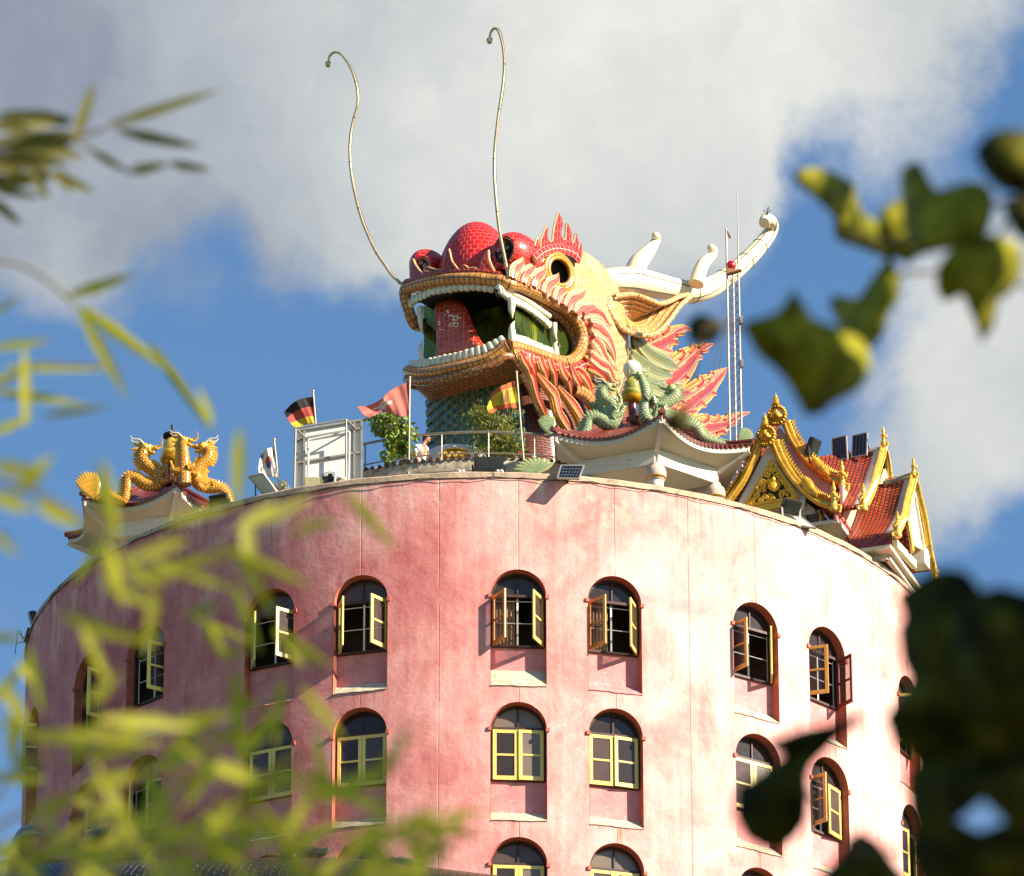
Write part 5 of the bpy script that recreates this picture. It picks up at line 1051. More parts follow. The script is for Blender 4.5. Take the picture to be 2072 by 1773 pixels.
# flags ---------------------------------------------------------
def flag(name, cf, pole, top, bot, Y, fn, mats, label, wave=.10, pr=.022):
    a, b_ = at(*cf(*pole[0]), Y), at(*cf(*pole[1]), Y); t = thing('flag', tuple(b_), label, 'flag', 'national flags on the terrace')
    m_ = MB(); m_.tube([b_-V((0, 0, .3)), a], pr, 8); m_.ball(a, .04, nu=10, nv=6); m_.build('pole', plain('weathered pole', '#b9a890', .5, .1, .2, 5), t)
    T, _ = spline([V((*cf(*p), 0)) for p in top], [], 8); B, _ = spline([V((*cf(*p), 0)) for p in bot], [], 8)
    def samp(L, u): i = min(len(L)-2, int(u*(len(L)-1))); return L[i].lerp(L[i+1], u*(len(L)-1)-i)
    NU, NVv = 44, 28; m_ = MB(); G = []
    for j in range(NVv+1):
        row = []
        for i in range(NU+1):
            u, v = i/NU, j/NVv; q = samp(T, u).lerp(samp(B, u), v)
            y = Y+wave*(u**.7)*math.sin(u*9+v*3.0)+wave*.4*u*math.sin(v*8-u*5)+wave*.12*math.sin(u*31+v*6); row.append(at(q.x, q.y, y))
        G.append(row)
    vs = [p for r in G for p in r]; F = []; MI = []
    for j in range(NVv):
        for i in range(NU): F.append([j*(NU+1)+i, j*(NU+1)+i+1, (j+1)*(NU+1)+i+1, (j+1)*(NU+1)+i]); MI.append(fn((i+.5)/NU, (j+.5)/NVv))
    m_.add(vs, F); m_.mi = MI; o = m_.build('cloth', mats, t); s = o.modifiers.new('solid', 'SOLIDIFY'); s.thickness = .006
    return t
def cloth(name, c):
    m, t, b = newmat(name); tc = t.new('ShaderNodeTexCoord').outputs['Object']; cc_ = t.ramp(t.noise(tc, 4.0, 5), (.3, tuple(q*.85 for q in hexc(c)[:3])), (.7, hexc(c))); t.put(b, 'Base Color', cc_); b.inputs['Roughness'].default_value = .8
    tl = t.new('ShaderNodeBsdfTranslucent'); t.put(tl, 'Color', cc_); mx = t.new('ShaderNodeMixShader'); mx.inputs[0].default_value = .4; t.l.new(b.outputs[0], mx.inputs[1]); t.l.new(tl.outputs[0], mx.inputs[2]); t.l.new(mx.outputs[0], t.n['Material Output'].inputs[0]); return m
c9 = cc(0, 108.1, .45722)
flag('german', c9, [(1385, 1495), (1405, 1690)], [(1386, 1520), (1340, 1527), (1295, 1548), (1256, 1588)], [(1400, 1640), (1365, 1640), (1330, 1652), (1296, 1656)], -6.5, lambda u, v: 0 if v < .36 else (1 if v < .7 else 2), [cloth('black cloth', '#2c2522'), cloth('faded red cloth', '#c8574c'), cloth('gold cloth', '#d8c23e')],
     'black, red and gold striped flag flying behind the white screen', .08)
def swiss(u, v): 
    return 1 if (abs(u-.55) < .07 and abs(v-.52) < .30) or (abs(u-.55) < .21 and abs(v-.52) < .10) else 0
flag('swiss', c4, [(537, 262), (528, 1040)], [(530, 295), (450, 330), (350, 385), (285, 450), (180, 500), (80, 512)], [(525, 585), (450, 600), (370, 565), (280, 565), (225, 590), (165, 612)], -6.95, swiss, [cloth('pale red cloth', '#d98274'), cloth('white cloth', '#e6ddd2')],
     'tattered faded red flag with white cross above the leafy fig', .12)
def spain(u, v):
    if v < .2 or v > .78: return 0
    if .18 < u < .52 and .26 < v < .74:
        if .30 < u < .42: return 2 if (int(u*50)+int(v*14)) % 2 else 0
        if .22 < u < .26 or .46 < u < .50: return 3
    return 1
flag('spanish', c4, [(1456, 215), (1527, 1000)], [(1455, 285), (1420, 296), (1370, 315), (1300, 345), (1235, 400), (1200, 485)], [(1474, 526), (1410, 530), (1340, 536), (1280, 548), (1240, 570), (1205, 556)], -6.95, spain, [cloth('orange red cloth', '#d2703f'), cloth('yellow cloth', '#d8c234'), cloth('pale crest cloth', '#b8946a'), cloth('crest grey cloth', '#9a8f6a')],
     'yellow and red striped flag with a crest, flying in front of the green neck', .12)
def korea(u, v):
    du, dv = (u-.5)*1.5, v-.5
    if du*du+dv*dv < .05: return 1 if dv < .08*math.sin(du*14) else 2
    for cu, cv in ((.18, .22), (.82, .22), (.18, .78), (.82, .78)):
        if abs(u-cu) < .07 and abs(v-cv) < .10 and int((u-cu+.07)/.028) % 2 == 0: return 3
    return 0
flag('korean', c6, [(1461, 180), (1506, 530)], [(1466, 232), (1440, 236), (1395, 248), (1362, 290)], [(1497, 440), (1450, 448), (1400, 432), (1345, 412)], -9.0, korea, [cloth('white flag cloth', '#dcd9d2'), cloth('red disc cloth', '#b8433e'), cloth('blue disc cloth', '#4a5a8a'), cloth('black bar cloth', '#2c2a28')],
     'white flag with black bars and a red and blue disc beside the tilted solar panel', .08)

# white screen in its pipe cage -------------------------------------
scr = thing('screen_panel', tuple(at(665, 985, -9.0)), 'large white panelled screen standing in a grey pipe cage', 'screen')
bk = [at(*c6(1618, 118), -8.2), at(*c6(2078, 42), -8.2), at(*c6(2078, 560), -8.2), at(*c6(1618, 600), -8.2)]
m_ = MB(); m_.plate(bk, V((0, .10, 0))); m_.build('panel', WSH, scr, smooth=False)
m_ = MB()
for a, b_ in (((1618, 180), (2078, 100)), ((1618, 345), (2078, 268)), ((1674, 110), (1674, 580)), ((2026, 50), (2026, 560)), ((1618, 118), (2078, 42)), ((1618, 118), (1618, 600)), ((2078, 42), (2078, 560))): m_.beam(at(*c6(*a), -8.30), at(*c6(*b_), -8.30), .055, .05, up=(0, 1, 0))
m_.build('grid_frame', GRYM, scr, smooth=False)
def pipes(segs, r_, name, mat, par):
    m_ = MB()
    for a, b_ in segs: m_.tube([a, b_], r_, 8)
    return m_.build(name, mat, par)
A_ = lambda x, y, Y: at(*c6(x, y), Y)
f1, f2, f3, f4 = A_(1612, 100, -9.2), A_(1968, 38, -9.2), A_(1966, 490, -9.2), A_(1602, 560, -9.2); g1, g2 = A_(1676, 162, -8.35), A_(2028, 96, -8.35)
pipes([(f1, f2), (f2, f3), (f1, f4), (f1, g1), (f2, g2)], .028, 'cage_pipe', GRYM, scr)
pipes([(A_(1700, 182, -8.6), A_(1990, 124, -8.6)), (A_(1990, 124, -8.6), A_(1986, 500, -8.6)), (A_(1700, 182, -8.6), A_(1698, 520, -8.6))], .03, 'white_pipe', WSH, scr)
ac = thing('air_conditioner', tuple(at(665, 980, -9.6)), 'outdoor air conditioning unit with dark round fan at the foot of the screen', 'air conditioner')
p = at(*c6(1762, 482), -9.8); m_ = MB(); m_.box(p+V((.2, .2, 0)), (1.05, .35, .34)); m_.build('casing', plain('olive beige casing', '#a09a72', .6, 0, .2), ac, smooth=False, bevel=.02)
q_ = at(*c6(1850, 466), -10.0); m_ = MB()
for k in range(5): r_ = .05+.045*k; m_.tube([q_+V((r_*math.cos(a), 0, r_*math.sin(a))) for a in [2*math.pi*j/20 for j in range(20)]], .010, 5, closed=True)
m_.build('fan_guard', BLKM, ac)
for k in range(5):
    m_ = MB(); a = 2*math.pi*k/5; m_.tube([q_+V((0, .04, 0)), q_+V((.12*math.cos(a), .06, .12*math.sin(a))), q_+V((.2*math.cos(a+.3), .03, .2*math.sin(a+.3)))], [.02, .03, .01], 8, width=[.02, .09, .04], normal=(0, 1, 0)); m_.build('fan_blade', BLKM, ac)
pipes([(A_(1890, 410, -10.2), A_(1888, 500, -10.2)), (A_(1890, 430, -10.2), A_(1960, 455, -9.6))], .03, 'outlet_pipe', WSH, ac)

# solar panels --------------------------------------------------
CELL = glass('solar cell blue', '#12182a', 0, .12)
def solar(corners, n_c, n_r, label, group='solar panels on the roof', back=False, struts=(), thick=.035):
    a, b_, c, d = corners; nrm = (b_-a).cross(d-a).normalized(); nrm = nrm if nrm.dot(CAM-a) > 0 else -nrm
    if back: nrm = -nrm
    t = thing('solar_panel', tuple((c+d)/2), label, 'solar panel', group)
    m_ = MB(); m_.plate([a, b_, c, d], nrm*.02); m_.build('backing', plain('panel backing', '#c8c2b0', .6, 0, .1), t, smooth=False)
    m_ = MB()
    for i in range(n_c):
        for j in range(n_r):
            def q(u, v): return a.lerp(b_, u).lerp(d.lerp(c, u), v)+nrm*.016
            g_ = .07; m_.plate([q((i+g_)/n_c*.94+.03, (j+g_)/n_r*.94+.03), q((i+1-g_)/n_c*.94+.03, (j+g_)/n_r*.94+.03), q((i+1-g_)/n_c*.94+.03, (j+1-g_)/n_r*.94+.03), q((i+g_)/n_c*.94+.03, (j+1-g_)/n_r*.94+.03)], nrm*.006)
    m_.build('cells', CELL, t, smooth=False); m_ = MB()
    for p, q in ((a, b_), (b_, c), (c, d), (d, a)): m_.beam(p, q, .035, thick+.012, up=nrm)
    m_.build('frame', plain('aluminium frame', '#b9b6ac', .35, .6, .1), t, smooth=False)
    if struts: pipes(struts, .018, 'strut', BLKM, t)
    return t
def rimy(px, R=TR): X = (px-975)/75.; return -math.sqrt(max(.1, R*R-X*X))
y0 = rimy(1153)-.25
solar([at(*c3(436, 1186), y0+.05), at(*c3(620, 1187), y0+.05), at(*c3(580, 1293), y0-.30), at(*c3(405, 1290), y0-.30)], 7, 4, 'small dark solar panel bracketed to the rim in front of the right pavilion', struts=[(at(*c3(500, 1290), y0-.28), at(*c3(490, 1325), y0+.25)), (at(*c3(430, 1290), y0-.25), at(*c3(385, 1300), y0+.3)), (at(*c3(490, 1325), y0+.2), at(*c3(440, 1240), y0+.1))])
solar([at(*c5(1072, 508), -4.3), at(*c5(1180, 484), -4.6), at(*c5(1190, 662), -4.9), at(*c5(1076, 682), -4.6)], 5, 9, 'upright dark solar panel on the orange ridge, the one nearer the gold gables', struts=[(at(*c5(1185, 560), -4.5), at(*c5(1205, 630), -4.2))])
solar([at(*c5(1233, 486), -4.6), at(*c5(1344, 462), -4.9), at(*c5(1340, 632), -5.2), at(*c5(1226, 652), -4.9)], 4, 9, 'upright solar panel on the orange ridge with pale lines, the one farther right', struts=[(at(*c5(1342, 540), -4.9), at(*c5(1360, 590), -4.5))])
y0 = rimy(540)-.1
solar([A_(1283, 440, y0+.3), A_(1385, 418, y0-.1), A_(1480, 548, y0-.1), A_(1388, 570, y0+.3)], 4, 6, 'solar panel seen from behind, tilted beside the white flag', back=True, struts=[(A_(1330, 500, y0+.1), A_(1330, 595, y0+.1)), (A_(1430, 560, y0), A_(1430, 580, y0))])
y0 = rimy(1620)-.1
solar([at(*c5(742, 1088), y0+.25), at(*c5(812, 1108), y0+.25), at(*c5(942, 1206), y0-.35), at(*c5(826, 1186), y0-.35)], 4, 7, 'solar panel seen from below on struts beside the floodlight at the right rim', back=True, struts=[(at(*c5(745, 1095), y0+.2), at(*c5(828, 1150), y0+.1)), (at(*c5(828, 1150), y0+.1), at(*c5(800, 1240), y0+.1))])
# floodlights ---------------------------------------------------
def flood(c, w_, h, rotz, tilt, label, legs=.25):
    t = thing('floodlight', tuple(c-V((0, 0, h/2+legs))), label, 'floodlight', 'floodlights on the roof'); R = Matrix.Rotation(rotz, 3, 'Z') @ Matrix.Rotation(tilt, 3, 'X')
    m_ = MB(); m_.box(c, (w_, .14, h), R)
    for k in range(-3, 4): m_.box(c+R @ V((k*w_/8, .09, 0)), (.015, .06, h*.85), R)
    m_.build('housing', BLKM, t, smooth=False); m_ = MB(); m_.box(c+R @ V((0, -.075, 0)), (w_*.84, .012, h*.8), R); m_.build('lens', glass('flood lens', '#2a2c28', 0, .15), t, smooth=False)
    m_ = MB()
    for s in (-1, 1): m_.beam(c+R @ V((s*w_*.55, 0, 0)), c+V((s*w_*.5*math.cos(rotz), s*w_*.5*math.sin(rotz), -h/2-legs)), .03, .05)
    m_.beam(c+V((-w_*.5*math.cos(rotz), -w_*.5*math.sin(rotz), -h/2-legs)), c+V((w_*.5*math.cos(rotz), w_*.5*math.sin(rotz), -h/2-legs)), .05, .03)
    m_.build('bracket', BLKM, t, smooth=False)
flood(at(988.5, 941, -7.6), .78, .42, 0, R_(-10), 'black rectangular floodlight at the terrace lip in front of the green neck', .12)
flood(at(*c5(748, 1036), rimy(1599)+.15), .50, .36, .5, R_(38), 'black floodlight on two legs before the gold pediment')
flood(at(*c5(922, 575), -6.0), .36, .48, .9, R_(25), 'black floodlight tilted on the gold bargeboard slope of the upper gable')
flood(A_(1075, 612, rimy(444)+.2), .48, .34, -.4, R_(35), 'dark floodlight at the rim behind the golden dragon tail')
flood(at(66, 1250, rimy(66)), .18, .34, -1.2, .3, 'small dark spotlight clinging to the far left rim', .05)
# antenna at the far left
an = thing('tv_antenna', tuple(at(49, 1300, -2.2)), 'small stick aerial leaning out from the left edge of the tower', 'antenna')
P0 = at(*c4b(150, 350), -2.2); P1 = at(*c4b(148, 395), -2.2); P2_ = at(*c4b(95, 405), -2.2)
pipes([(at(*c4b(170, 320), -1.9), P1)], .05, 'bracket', BLKM, an)
pipes([(P1, P2_), (at(*c4b(88, 470), -2.2), at(*c4b(105, 330), -2.2)), (at(*c4b(120, 330), -2.2), at(*c4b(135, 385), -2.2)), (at(*c4b(112, 345), -2.4), at(*c4b(140, 375), -2.0))], .012, 'rod', GRYM, an)
# lattice mast --------------------------------------------------
mast = thing('lattice_mast', tuple(at(1484, 905, -3.0)), 'slim lattice radio mast with a red beacon behind the antler', 'mast')
zt = at(*c2(1665, 505), -3.0).z; zb_ = Z0+3.0; c = at(*c2(1667, 900), -3.0); legs = [V((c.x-.155, -3.0, 0)), V((c.x+.155, -3.05, 0)), V((c.x+.02, -2.75, 0))]
for i, l in enumerate(legs):
    top = at(*c2(1625, 215), -3.0).z if i == 0 else (at(*c2(1708, 425), -3.0).z if i == 1 else zt); m_ = MB(); m_.tube([l+V((0, 0, zb_)), l+V((0, 0, top))], .030, 8); m_.build('leg', plain('galvanised leg', '#aaa296', .5, .2, .25, 6), mast)
m_ = MB(); z = zb_; k = 0
while z < zt-.2:
    for i in range(3): a, b_ = legs[i], legs[(i+1) % 3]; m_.tube([a+V((0, 0, z)), b_+V((0, 0, z+.13))], .006, 5); m_.tube([b_+V((0, 0, z+.13)), a+V((0, 0, z+.26))], .006, 5)
    z += .26
m_.build('lattice', plain('lattice rod', '#5c564e', .5, .3, .2), mast)
m_ = MB(); l = legs[1]; m_.tube([l+V((0, 0, zt-.4)), V((l.x, l.y, at(1496, 388, -3.0).z))], [.02, .010], 7); m_.build('whip_aerial', GRYM, mast)
m_ = MB(); bp_ = at(*c2(1665, 522), -3.1); m_.plate([bp_+V((-.18, 0, .04)), bp_+V((.22, 0, 0)), bp_+V((-.18, 0, -.12))], V((0, .2, 0))); m_.build('bracket_plate', plain('rusty plate', '#9a6a4a', .7, 0, .3, 5), mast, smooth=False)
m_ = MB(); m_.lathe(at(*c2(1650, 500), -3.1), [(.11, 0), (.13, .03), (.12, .14), (.09, .18), (.001, .2)], 16); m_.build('red_beacon', plain('red beacon lens', '#c01818', .25, 0, .15, coat=.4), mast)
for z in (zt-1.6, zt-2.9, zt-5.0): m_ = MB(); m_.box(legs[1]+V((.05, -.05, z)), (.08, .08, .22)); m_.build('radio_unit', GRYM, mast, smooth=False)
m_ = MB(); tp_ = legs[0]+V((0, 0, at(*c2(1625, 225), -3.0).z)); m_.beam(tp_, tp_+V((.10, 0, -.22)), .05, .05); m_.build('top_bracket', plain('rust brown bracket', '#6a3a28', .7), mast, smooth=False)
m_ = MB()
for x, y in ((1560, 1250), (1480, 1385), (1420, 1500)): m_.tube([legs[0]+V((0, 0, at(*c2(1620, 900+(1250-x)*.3), -3.0).z)), at(*c2(x, y), -5.0)], .008, 4)
m_.build('guy_wire', CABLE, mast)

# plants ---------------------------------------------------------
def leafmat(name, c0, c1_, trans=.35, rough=.5):
    m, t, b = newmat(name); uv = t.new('ShaderNodeTexCoord').outputs['UV']; sx = t.new('ShaderNodeSeparateXYZ'); t.put(sx, 0, uv)
    wn_ = t.new('ShaderNodeTexWhiteNoise', noise_dimensions='1D'); t.put(wn_, 'W', t.math('FLOOR', sx.outputs[0])); c = t.mix(wn_.outputs['Value'], hexc(c0), hexc(c1_))
    rib_ = t.smooth(t.math('ABSOLUTE', t.math('SUBTRACT', t.math('FRACT', sx.outputs[0]), .5)), .02, .06); c = t.mix(t.math('MULTIPLY_ADD', rib_, -.3, .3), c, hexc('#c8d080'))
    t.put(b, 'Base Color', c); b.inputs['Roughness'].default_value = rough
    tl = t.new('ShaderNodeBsdfTranslucent'); t.put(tl, 'Color', c); mx = t.new('ShaderNodeMixShader'); mx.inputs[0].default_value = trans; t.l.new(b.outputs[0], mx.inputs[1]); t.l.new(tl.outputs[0], mx.inputs[2]); t.l.new(mx.outputs[0], t.n['Material Output'].inputs[0]); return m
LID = [0]
def leaf(mb, base, d, side_, L, W, prof=((0, .05), (.2, .7), (.45, 1.), (.75, .62), (1, .0)), bend=.15, fold=.18):
    d = d.normalized(); side_ = (side_-d*side_.dot(d)).normalized(); n = d.cross(side_); k = LID[0]; LID[0] += 1; vs = []
    for t_, w_ in prof: c = base+d*L*t_-n*bend*L*t_*t_; vs += [c-side_*W*w_+n*fold*W*w_, c, c+side_*W*w_+n*fold*W*w_]
    F = []; U = []
    for i in range(len(prof)-1):
        for j in range(2): a = i*3+j; F.append([a, a+1, a+4, a+3]); U.append([(k+.02+.48*j, i/4), (k+.5+.48*j, i/4), (k+.5+.48*j, (i+1)/4), (k+.02+.48*j, (i+1)/4)])
    mb.add(vs, F, U)
def rv3(): return V((random.gauss(0, 1), random.gauss(0, 1), random.gauss(0, 1))).normalized()
FIG = leafmat('fig leaf', '#4d6a1e', '#8a9a34'); THU = leafmat('conifer spray', '#4a5c14', '#8a8c22', .25); BARK = plain('grey bark', '#7a6650', .85, 0, .3, 6, .6, 30)
fg = thing('potted_fig', tuple(at(812, 950, -6.3)), 'leafy young fig tree with drooping branches under the faded red flag', 'tree'); m_ = MB()
b0 = at(*c4(492, 1010), -6.4)
brs = [[(492, 1010), (480, 900), (460, 780), (400, 650)], [(492, 1000), (500, 880), (530, 760), (560, 745)], [(480, 900), (400, 800), (350, 900), (375, 960)], [(470, 800), (380, 720), (300, 690), (262, 700)], [(400, 650), (330, 600), (260, 590), (200, 625)], [(460, 780), (480, 690), (490, 640)], [(480, 900), (440, 850), (350, 780)], [(400, 650), (390, 600), (400, 590)]]
lf = MB()
for br in brs:
    P = [at(*c4(x, y), -6.4+random.uniform(-.3, .3)*(i > 0)) for i, (x, y) in enumerate(br)]; P2, _ = spline(P, [], 6); m_.tube(P2, [.028*(1-.7*i/len(P2))+.004 for i in range(len(P2))], 6)
    for i in range(3, len(P2)):
        for _ in range(9): q = P2[i]+rv3()*.17; leaf(lf, q, V((random.uniform(-1, 1), random.uniform(-1, 1), random.uniform(-1.3, .2))), rv3(), random.uniform(.11, .18), random.uniform(.035, .055))
m_.build('trunk', BARK, fg); lf.build('foliage', FIG, fg, smooth=False)
th_ = thing('conifer_bush', tuple(at(1002, 945, -6.2)), 'bushy yellow green conifer below the yellow flag', 'bush'); m_ = MB(); lf = MB()
for br, w_ in (([(1335, 1010), (1320, 900), (1290, 780), (1240, 660), (1140, 560)], .04), ([(1335, 1000), (1350, 880), (1380, 760), (1340, 640)], .03), ([(1330, 900), (1240, 800), (1140, 740)], .02), ([(1330, 960), (1400, 900), (1450, 880)], .02), ([(1300, 800), (1200, 680), (1110, 600)], .02), ([(1325, 940), (1230, 920), (1130, 880)], .02)):
    P = [at(*c4(x, y), -6.2+random.uniform(-.25, .25)) for x, y in br]; P2, _ = spline(P, [], 7); m_.tube(P2, [w_*(1-.75*i/len(P2))+.004 for i in range(len(P2))], 6)
    for i in range(4, len(P2)):
        for _ in range(10):
            c_ = P2[i]+V((random.gauss(0, .15), random.gauss(0, .17), random.gauss(0, .13))); d = (V((0, 0, 1))+rv3()*.9).normalized()
            for _ in range(7): leaf(lf, c_+rv3()*.05, (d+rv3()*.8), rv3(), random.uniform(.06, .12), random.uniform(.008, .016), ((0, .4), (.5, 1), (1, 0)), 0, 0)
m_.build('trunk', BARK, th_); lf.build('foliage', THU, th_, smooth=False)
sb_ = thing('shrub_tuft', tuple(A_(1510, 560, rimy(569)+.3)), 'small yellowish plant at the rim beside the flag pole', 'plant'); m_ = MB(); lf = MB(); c_ = A_(1508, 560, rimy(569)+.3)
for k in range(26):
    d = V((random.uniform(-1, 1), random.uniform(-1, 1), 1.0)).normalized(); m_.tube([c_, c_+d*.25], .006, 4)
    for _ in range(7): leaf(lf, c_+d*random.uniform(.1, .32), d+rv3(), rv3(), .07, .018)
m_.build('stem', BARK, sb_); lf.build('foliage', leafmat('dry yellow leaf', '#8f8a3a', '#b9a85a'), sb_, smooth=False)
# pale green fin of a far dragon at the terrace edge
ft = thing('leaf_ornament', tuple(at(*c3(170, 1240), -9.6)), 'pale jade leaf shaped ornament at the rim left of the right pavilion', 'ornament'); m_ = MB(); c_ = at(*c3(230, 1245), -9.8)
for i in range(10): a = R_(40+i*14); m_.tube([c_, c_+V((math.cos(a)*.35, 0, math.sin(a)*.3)), c_+V((math.cos(a)*.62, 0, math.sin(a)*.46))], [.04, .04, .005], 8, width=[.05, .10, .005], normal=(0, 1, 0), sub=2, uv='x')
m_.build('leaf_fan', JADEF, ft)
# round altar with gold relief
al = thing('altar', tuple(at(925, 960, -5.6)), 'round white altar base with a gold relief plaque behind the railing', 'altar')
m_ = MB(); c_ = at(*c4(925, 1000), -5.0); m_.lathe(c_-V((0, 0, .6)), [(.86, 0), (.86, .72), (.80, .80), (.45, .92), (0, .96)], 40); m_.build('drum', WSH, al)
m_ = MB(); q_ = at(*c4(925, 938), -6.1); m_.ball(q_, (.42, .10, .20), nu=28, nv=12); pq = m_.build('plaque', plain('dull gold plaque', '#a8761c', .45, .2, .3, 5), al); m_ = MB()
m_.tube([q_+V((.42*math.cos(a), -.06, .2*math.sin(a))) for a in [2*math.pi*j/30 for j in range(30)]], .025, 7, closed=True)
m_.tube([q_+V((-.30+.6*i/24, -.12, .07*math.sin(i*.9))) for i in range(25)], [.03]*25, 7); m_.build('relief', GOLDL, pq)
# people: one woman in white leaning over the altar
SKIN = plain('skin', '#a8714f', .5, 0, .1, 8); HAIR = plain('black hair', '#17110e', .45, 0, .3, 20); SHIRT = plain('white shirt', '#dcd6ca', .8, 0, .10, 9, .3, 20)
pr = thing('person', tuple(at(850, 985, -5.9)), 'person with dark hair in a white short-sleeved shirt leaning forward behind the railing', 'person')
Yp = -6.35
def pp(x, y, dy=0): return at(*c4(x, y), Yp+dy)
def skinned(name, mat, chains, parent, root=0, sub=2):
    vs, es, rs, idx = [], [], [], {}
    for ch in chains:
        prev = None
        for key, p, r in ch:
            if key not in idx: idx[key] = len(vs); vs.append(p); rs.append(r)
            if prev is not None: es.append((prev, idx[key]))
            prev = idx[key]
    o_ = WORG[parent.name]; me = bpy.data.meshes.new(name); me.from_pydata([tuple(V(p)-o_) for p in vs], es, []); me.materials.append(mat); ob = bpy.data.objects.new(name, me); C.objects.link(ob); ob.parent = parent; WORG[ob.name] = o_
    sk_ = ob.modifiers.new('skin', 'SKIN'); sk_.use_smooth_shade = True; dat = me.skin_vertices[0].data
    for i, r in enumerate(rs): dat[i].radius = (r, r) if not hasattr(r, '__len__') else r; dat[i].use_root = (i == root)
    s_ = ob.modifiers.new('sub', 'SUBSURF'); s_.levels = sub; s_.render_levels = sub; return ob
hip = pp(600, 1075, .1); chest = pp(632, 900); neck = pp(655, 835); head = pp(682, 785)
fz = DECK+.0
legL = [('hip', hip, .13), ('hL', hip+V((-.10, -.02, -.08)), .10), ('kL', hip+V((-.10, -.08, -.48)), .075), ('aL', hip+V((-.12, .02, -.86)), .05), ('tL', hip+V((-.06, -.12, -.92)), .045)]
legR = [('hip', hip, .13), ('hR', hip+V((.10, .02, -.08)), .10), ('kR', hip+V((.12, -.06, -.48)), .075), ('aR', hip+V((.10, .04, -.86)), .05), ('tR', hip+V((.16, -.10, -.92)), .045)]
sL, sR = pp(590, 865, -.12), pp(675, 868, .14)
eL, eR = pp(585, 930, -.2), pp(700, 950, .1); wL, wR = pp(612, 985, -.18), pp(735, 975, .05)
skinned('body', SKIN, [[('hip', hip, .13), ('w', hip.lerp(chest, .5), .12), ('ch', chest, .14), ('nk', neck, .055), ('hd', head-V((0, 0, .02)), .06)], [('ch', chest, .14), ('sL', sL, .06), ('eL', eL, .042), ('wL', wL, .03), ('pL', wL+V((.06, -.02, -.03)), .032)], [('ch', chest, .14), ('sR', sR, .06), ('eR', eR, .042), ('wR', wR, .03), ('pR', wR+V((.06, -.02, -.03)), .032)], legL, legR], pr)
hm = MB(); hrot = Matrix.Rotation(R_(25), 3, 'Y'); hm.ball(head, (.085, .075, .115), hrot, 18, 12); hm.ball(head+V((.088, -.01, -.015)), (.018, .014, .028), hrot, 8, 6); hm.ball(head+V((-.01, -.075, -.01)), (.018, .012, .03), hrot, 8, 6); hm.ball(head+V((.06, 0, -.075)), (.035, .035, .03), hrot, 8, 6)
hb = hm.build('head', SKIN, pr); m_ = MB()
for s in (-1, 1): m_.ball(head+V((.074, s*.03, .012)), (.01, .014, .008), nu=8, nv=6)
m_.build('eyes', BLK, hb); m_ = MB(); m_.ball(head+V((.080, 0, -.055)), (.01, .022, .006), nu=8, nv=6); m_.build('mouth', plain('lips', '#8a3f38', .5), hb)
m_ = MB(); m_.ball(head+V((-.018, -.004, .045)), (.105, .098, .105), hrot, 18, 12, fn=lambda p: p*(1+.04*math.sin(p.x*60+p.z*40))); m_.ball(head+V((-.07, .02, -.05)), (.05, .06, .08), nu=12, nv=8); m_.build('hair', HAIR, pr)
skinned('shirt', SHIRT, [[('hip', hip+V((0, 0, .06)), .155), ('w', hip.lerp(chest, .5), .145), ('ch', chest, .165), ('nk', chest.lerp(neck, .8), .075)], [('ch', chest, .165), ('sL', sL, .085), ('m', sL.lerp(eL, .75), .075)], [('ch', chest, .165), ('sR', sR, .085), ('m2', sR.lerp(eR, .75), .075)]], pr)
skinned('trousers', plain('cream trousers', '#cfc5b4', .8, 0, .1, 6), [[('hip', hip-V((0, 0, .02)), .15), ('hL', hip+V((-.10, -.02, -.10)), .12), ('kL', hip+V((-.10, -.08, -.48)), .095), ('aL', hip+V((-.12, .02, -.82)), .075)], [('hip', hip-V((0, 0, .02)), .15), ('hR', hip+V((.10, .02, -.10)), .12), ('kR', hip+V((.12, -.06, -.48)), .095), ('aR', hip+V((.10, .04, -.82)), .075)]], pr)
for wv, nm in ((wL, 'l'), (wR, 'r')):
    m_ = MB(); b1 = wv+V((.08, -.02, -.035))
    for k in range(4): o = V((0, -.03+.02*k, 0)); L_ = (.07, .08, .075, .06)[k]; m_.tube([b1+o, b1+o+V((L_*.6, 0, -.005)), b1+o+V((L_, 0, -.028))], [.010, .009, .006], 7, sub=2)
    m_.tube([b1+V((-.03, -.03, 0)), b1+V((0, -.06, -.01)), b1+V((.03, -.065, -.02))], [.012, .010, .007], 7, sub=2); m_.build('fingers', SKIN, pr)
# clutter on the terrace: rust red poles and a slack wire along the rim
rp = thing('barrier_pole', tuple(at(*c4(1560, 930), -6.6)), 'red and white striped pole lying against the railing right of the bush', 'pole'); m_ = MB(); a, b_ = at(*c4(1470, 905), -6.6), at(*c4(1590, 940), -6.6); m_.tube([a, b_], .035, 8); m_.build('red_end', plain('red plastic', '#b8352a', .4), rp)
m_ = MB(); m_.tube([b_, at(*c4(1668, 963), -6.6)], [.035, .012], 8); m_.build('white_tip', WSH, rp)
wr = MB(); wr.tube([((TR+.05)*math.sin(a), -(TR+.05)*math.cos(a), ZTOP-.13+.03*math.sin(a*37)+.025*math.sin(a*91)) for a in [R_(-95+i*1.2) for i in range(158)]], .010, 5)
tag(wr.build('rim_cable', CABLE, None, origin=(0, 0, ZTOP)), 'thin dark cable strung along the outside of the tower rim', 'cable')
for x, y, Yv in ((1005, 1072, -9.5), (985, 1068, -9.6)):
    pass
cl = thing('security_lamp', tuple(at(*c4(975, 1075), -10.0)), 'small twin white lamp heads under the terrace lip', 'lamp')
for dx in (0, 330): 
    for k in (-1, 1): m_ = MB(); m_.ball(at(*c4(980+dx+k*16, 1074), -10.0), (.06, .08, .06), nu=12, nv=8); m_.build('lamp_head', WSH, cl)

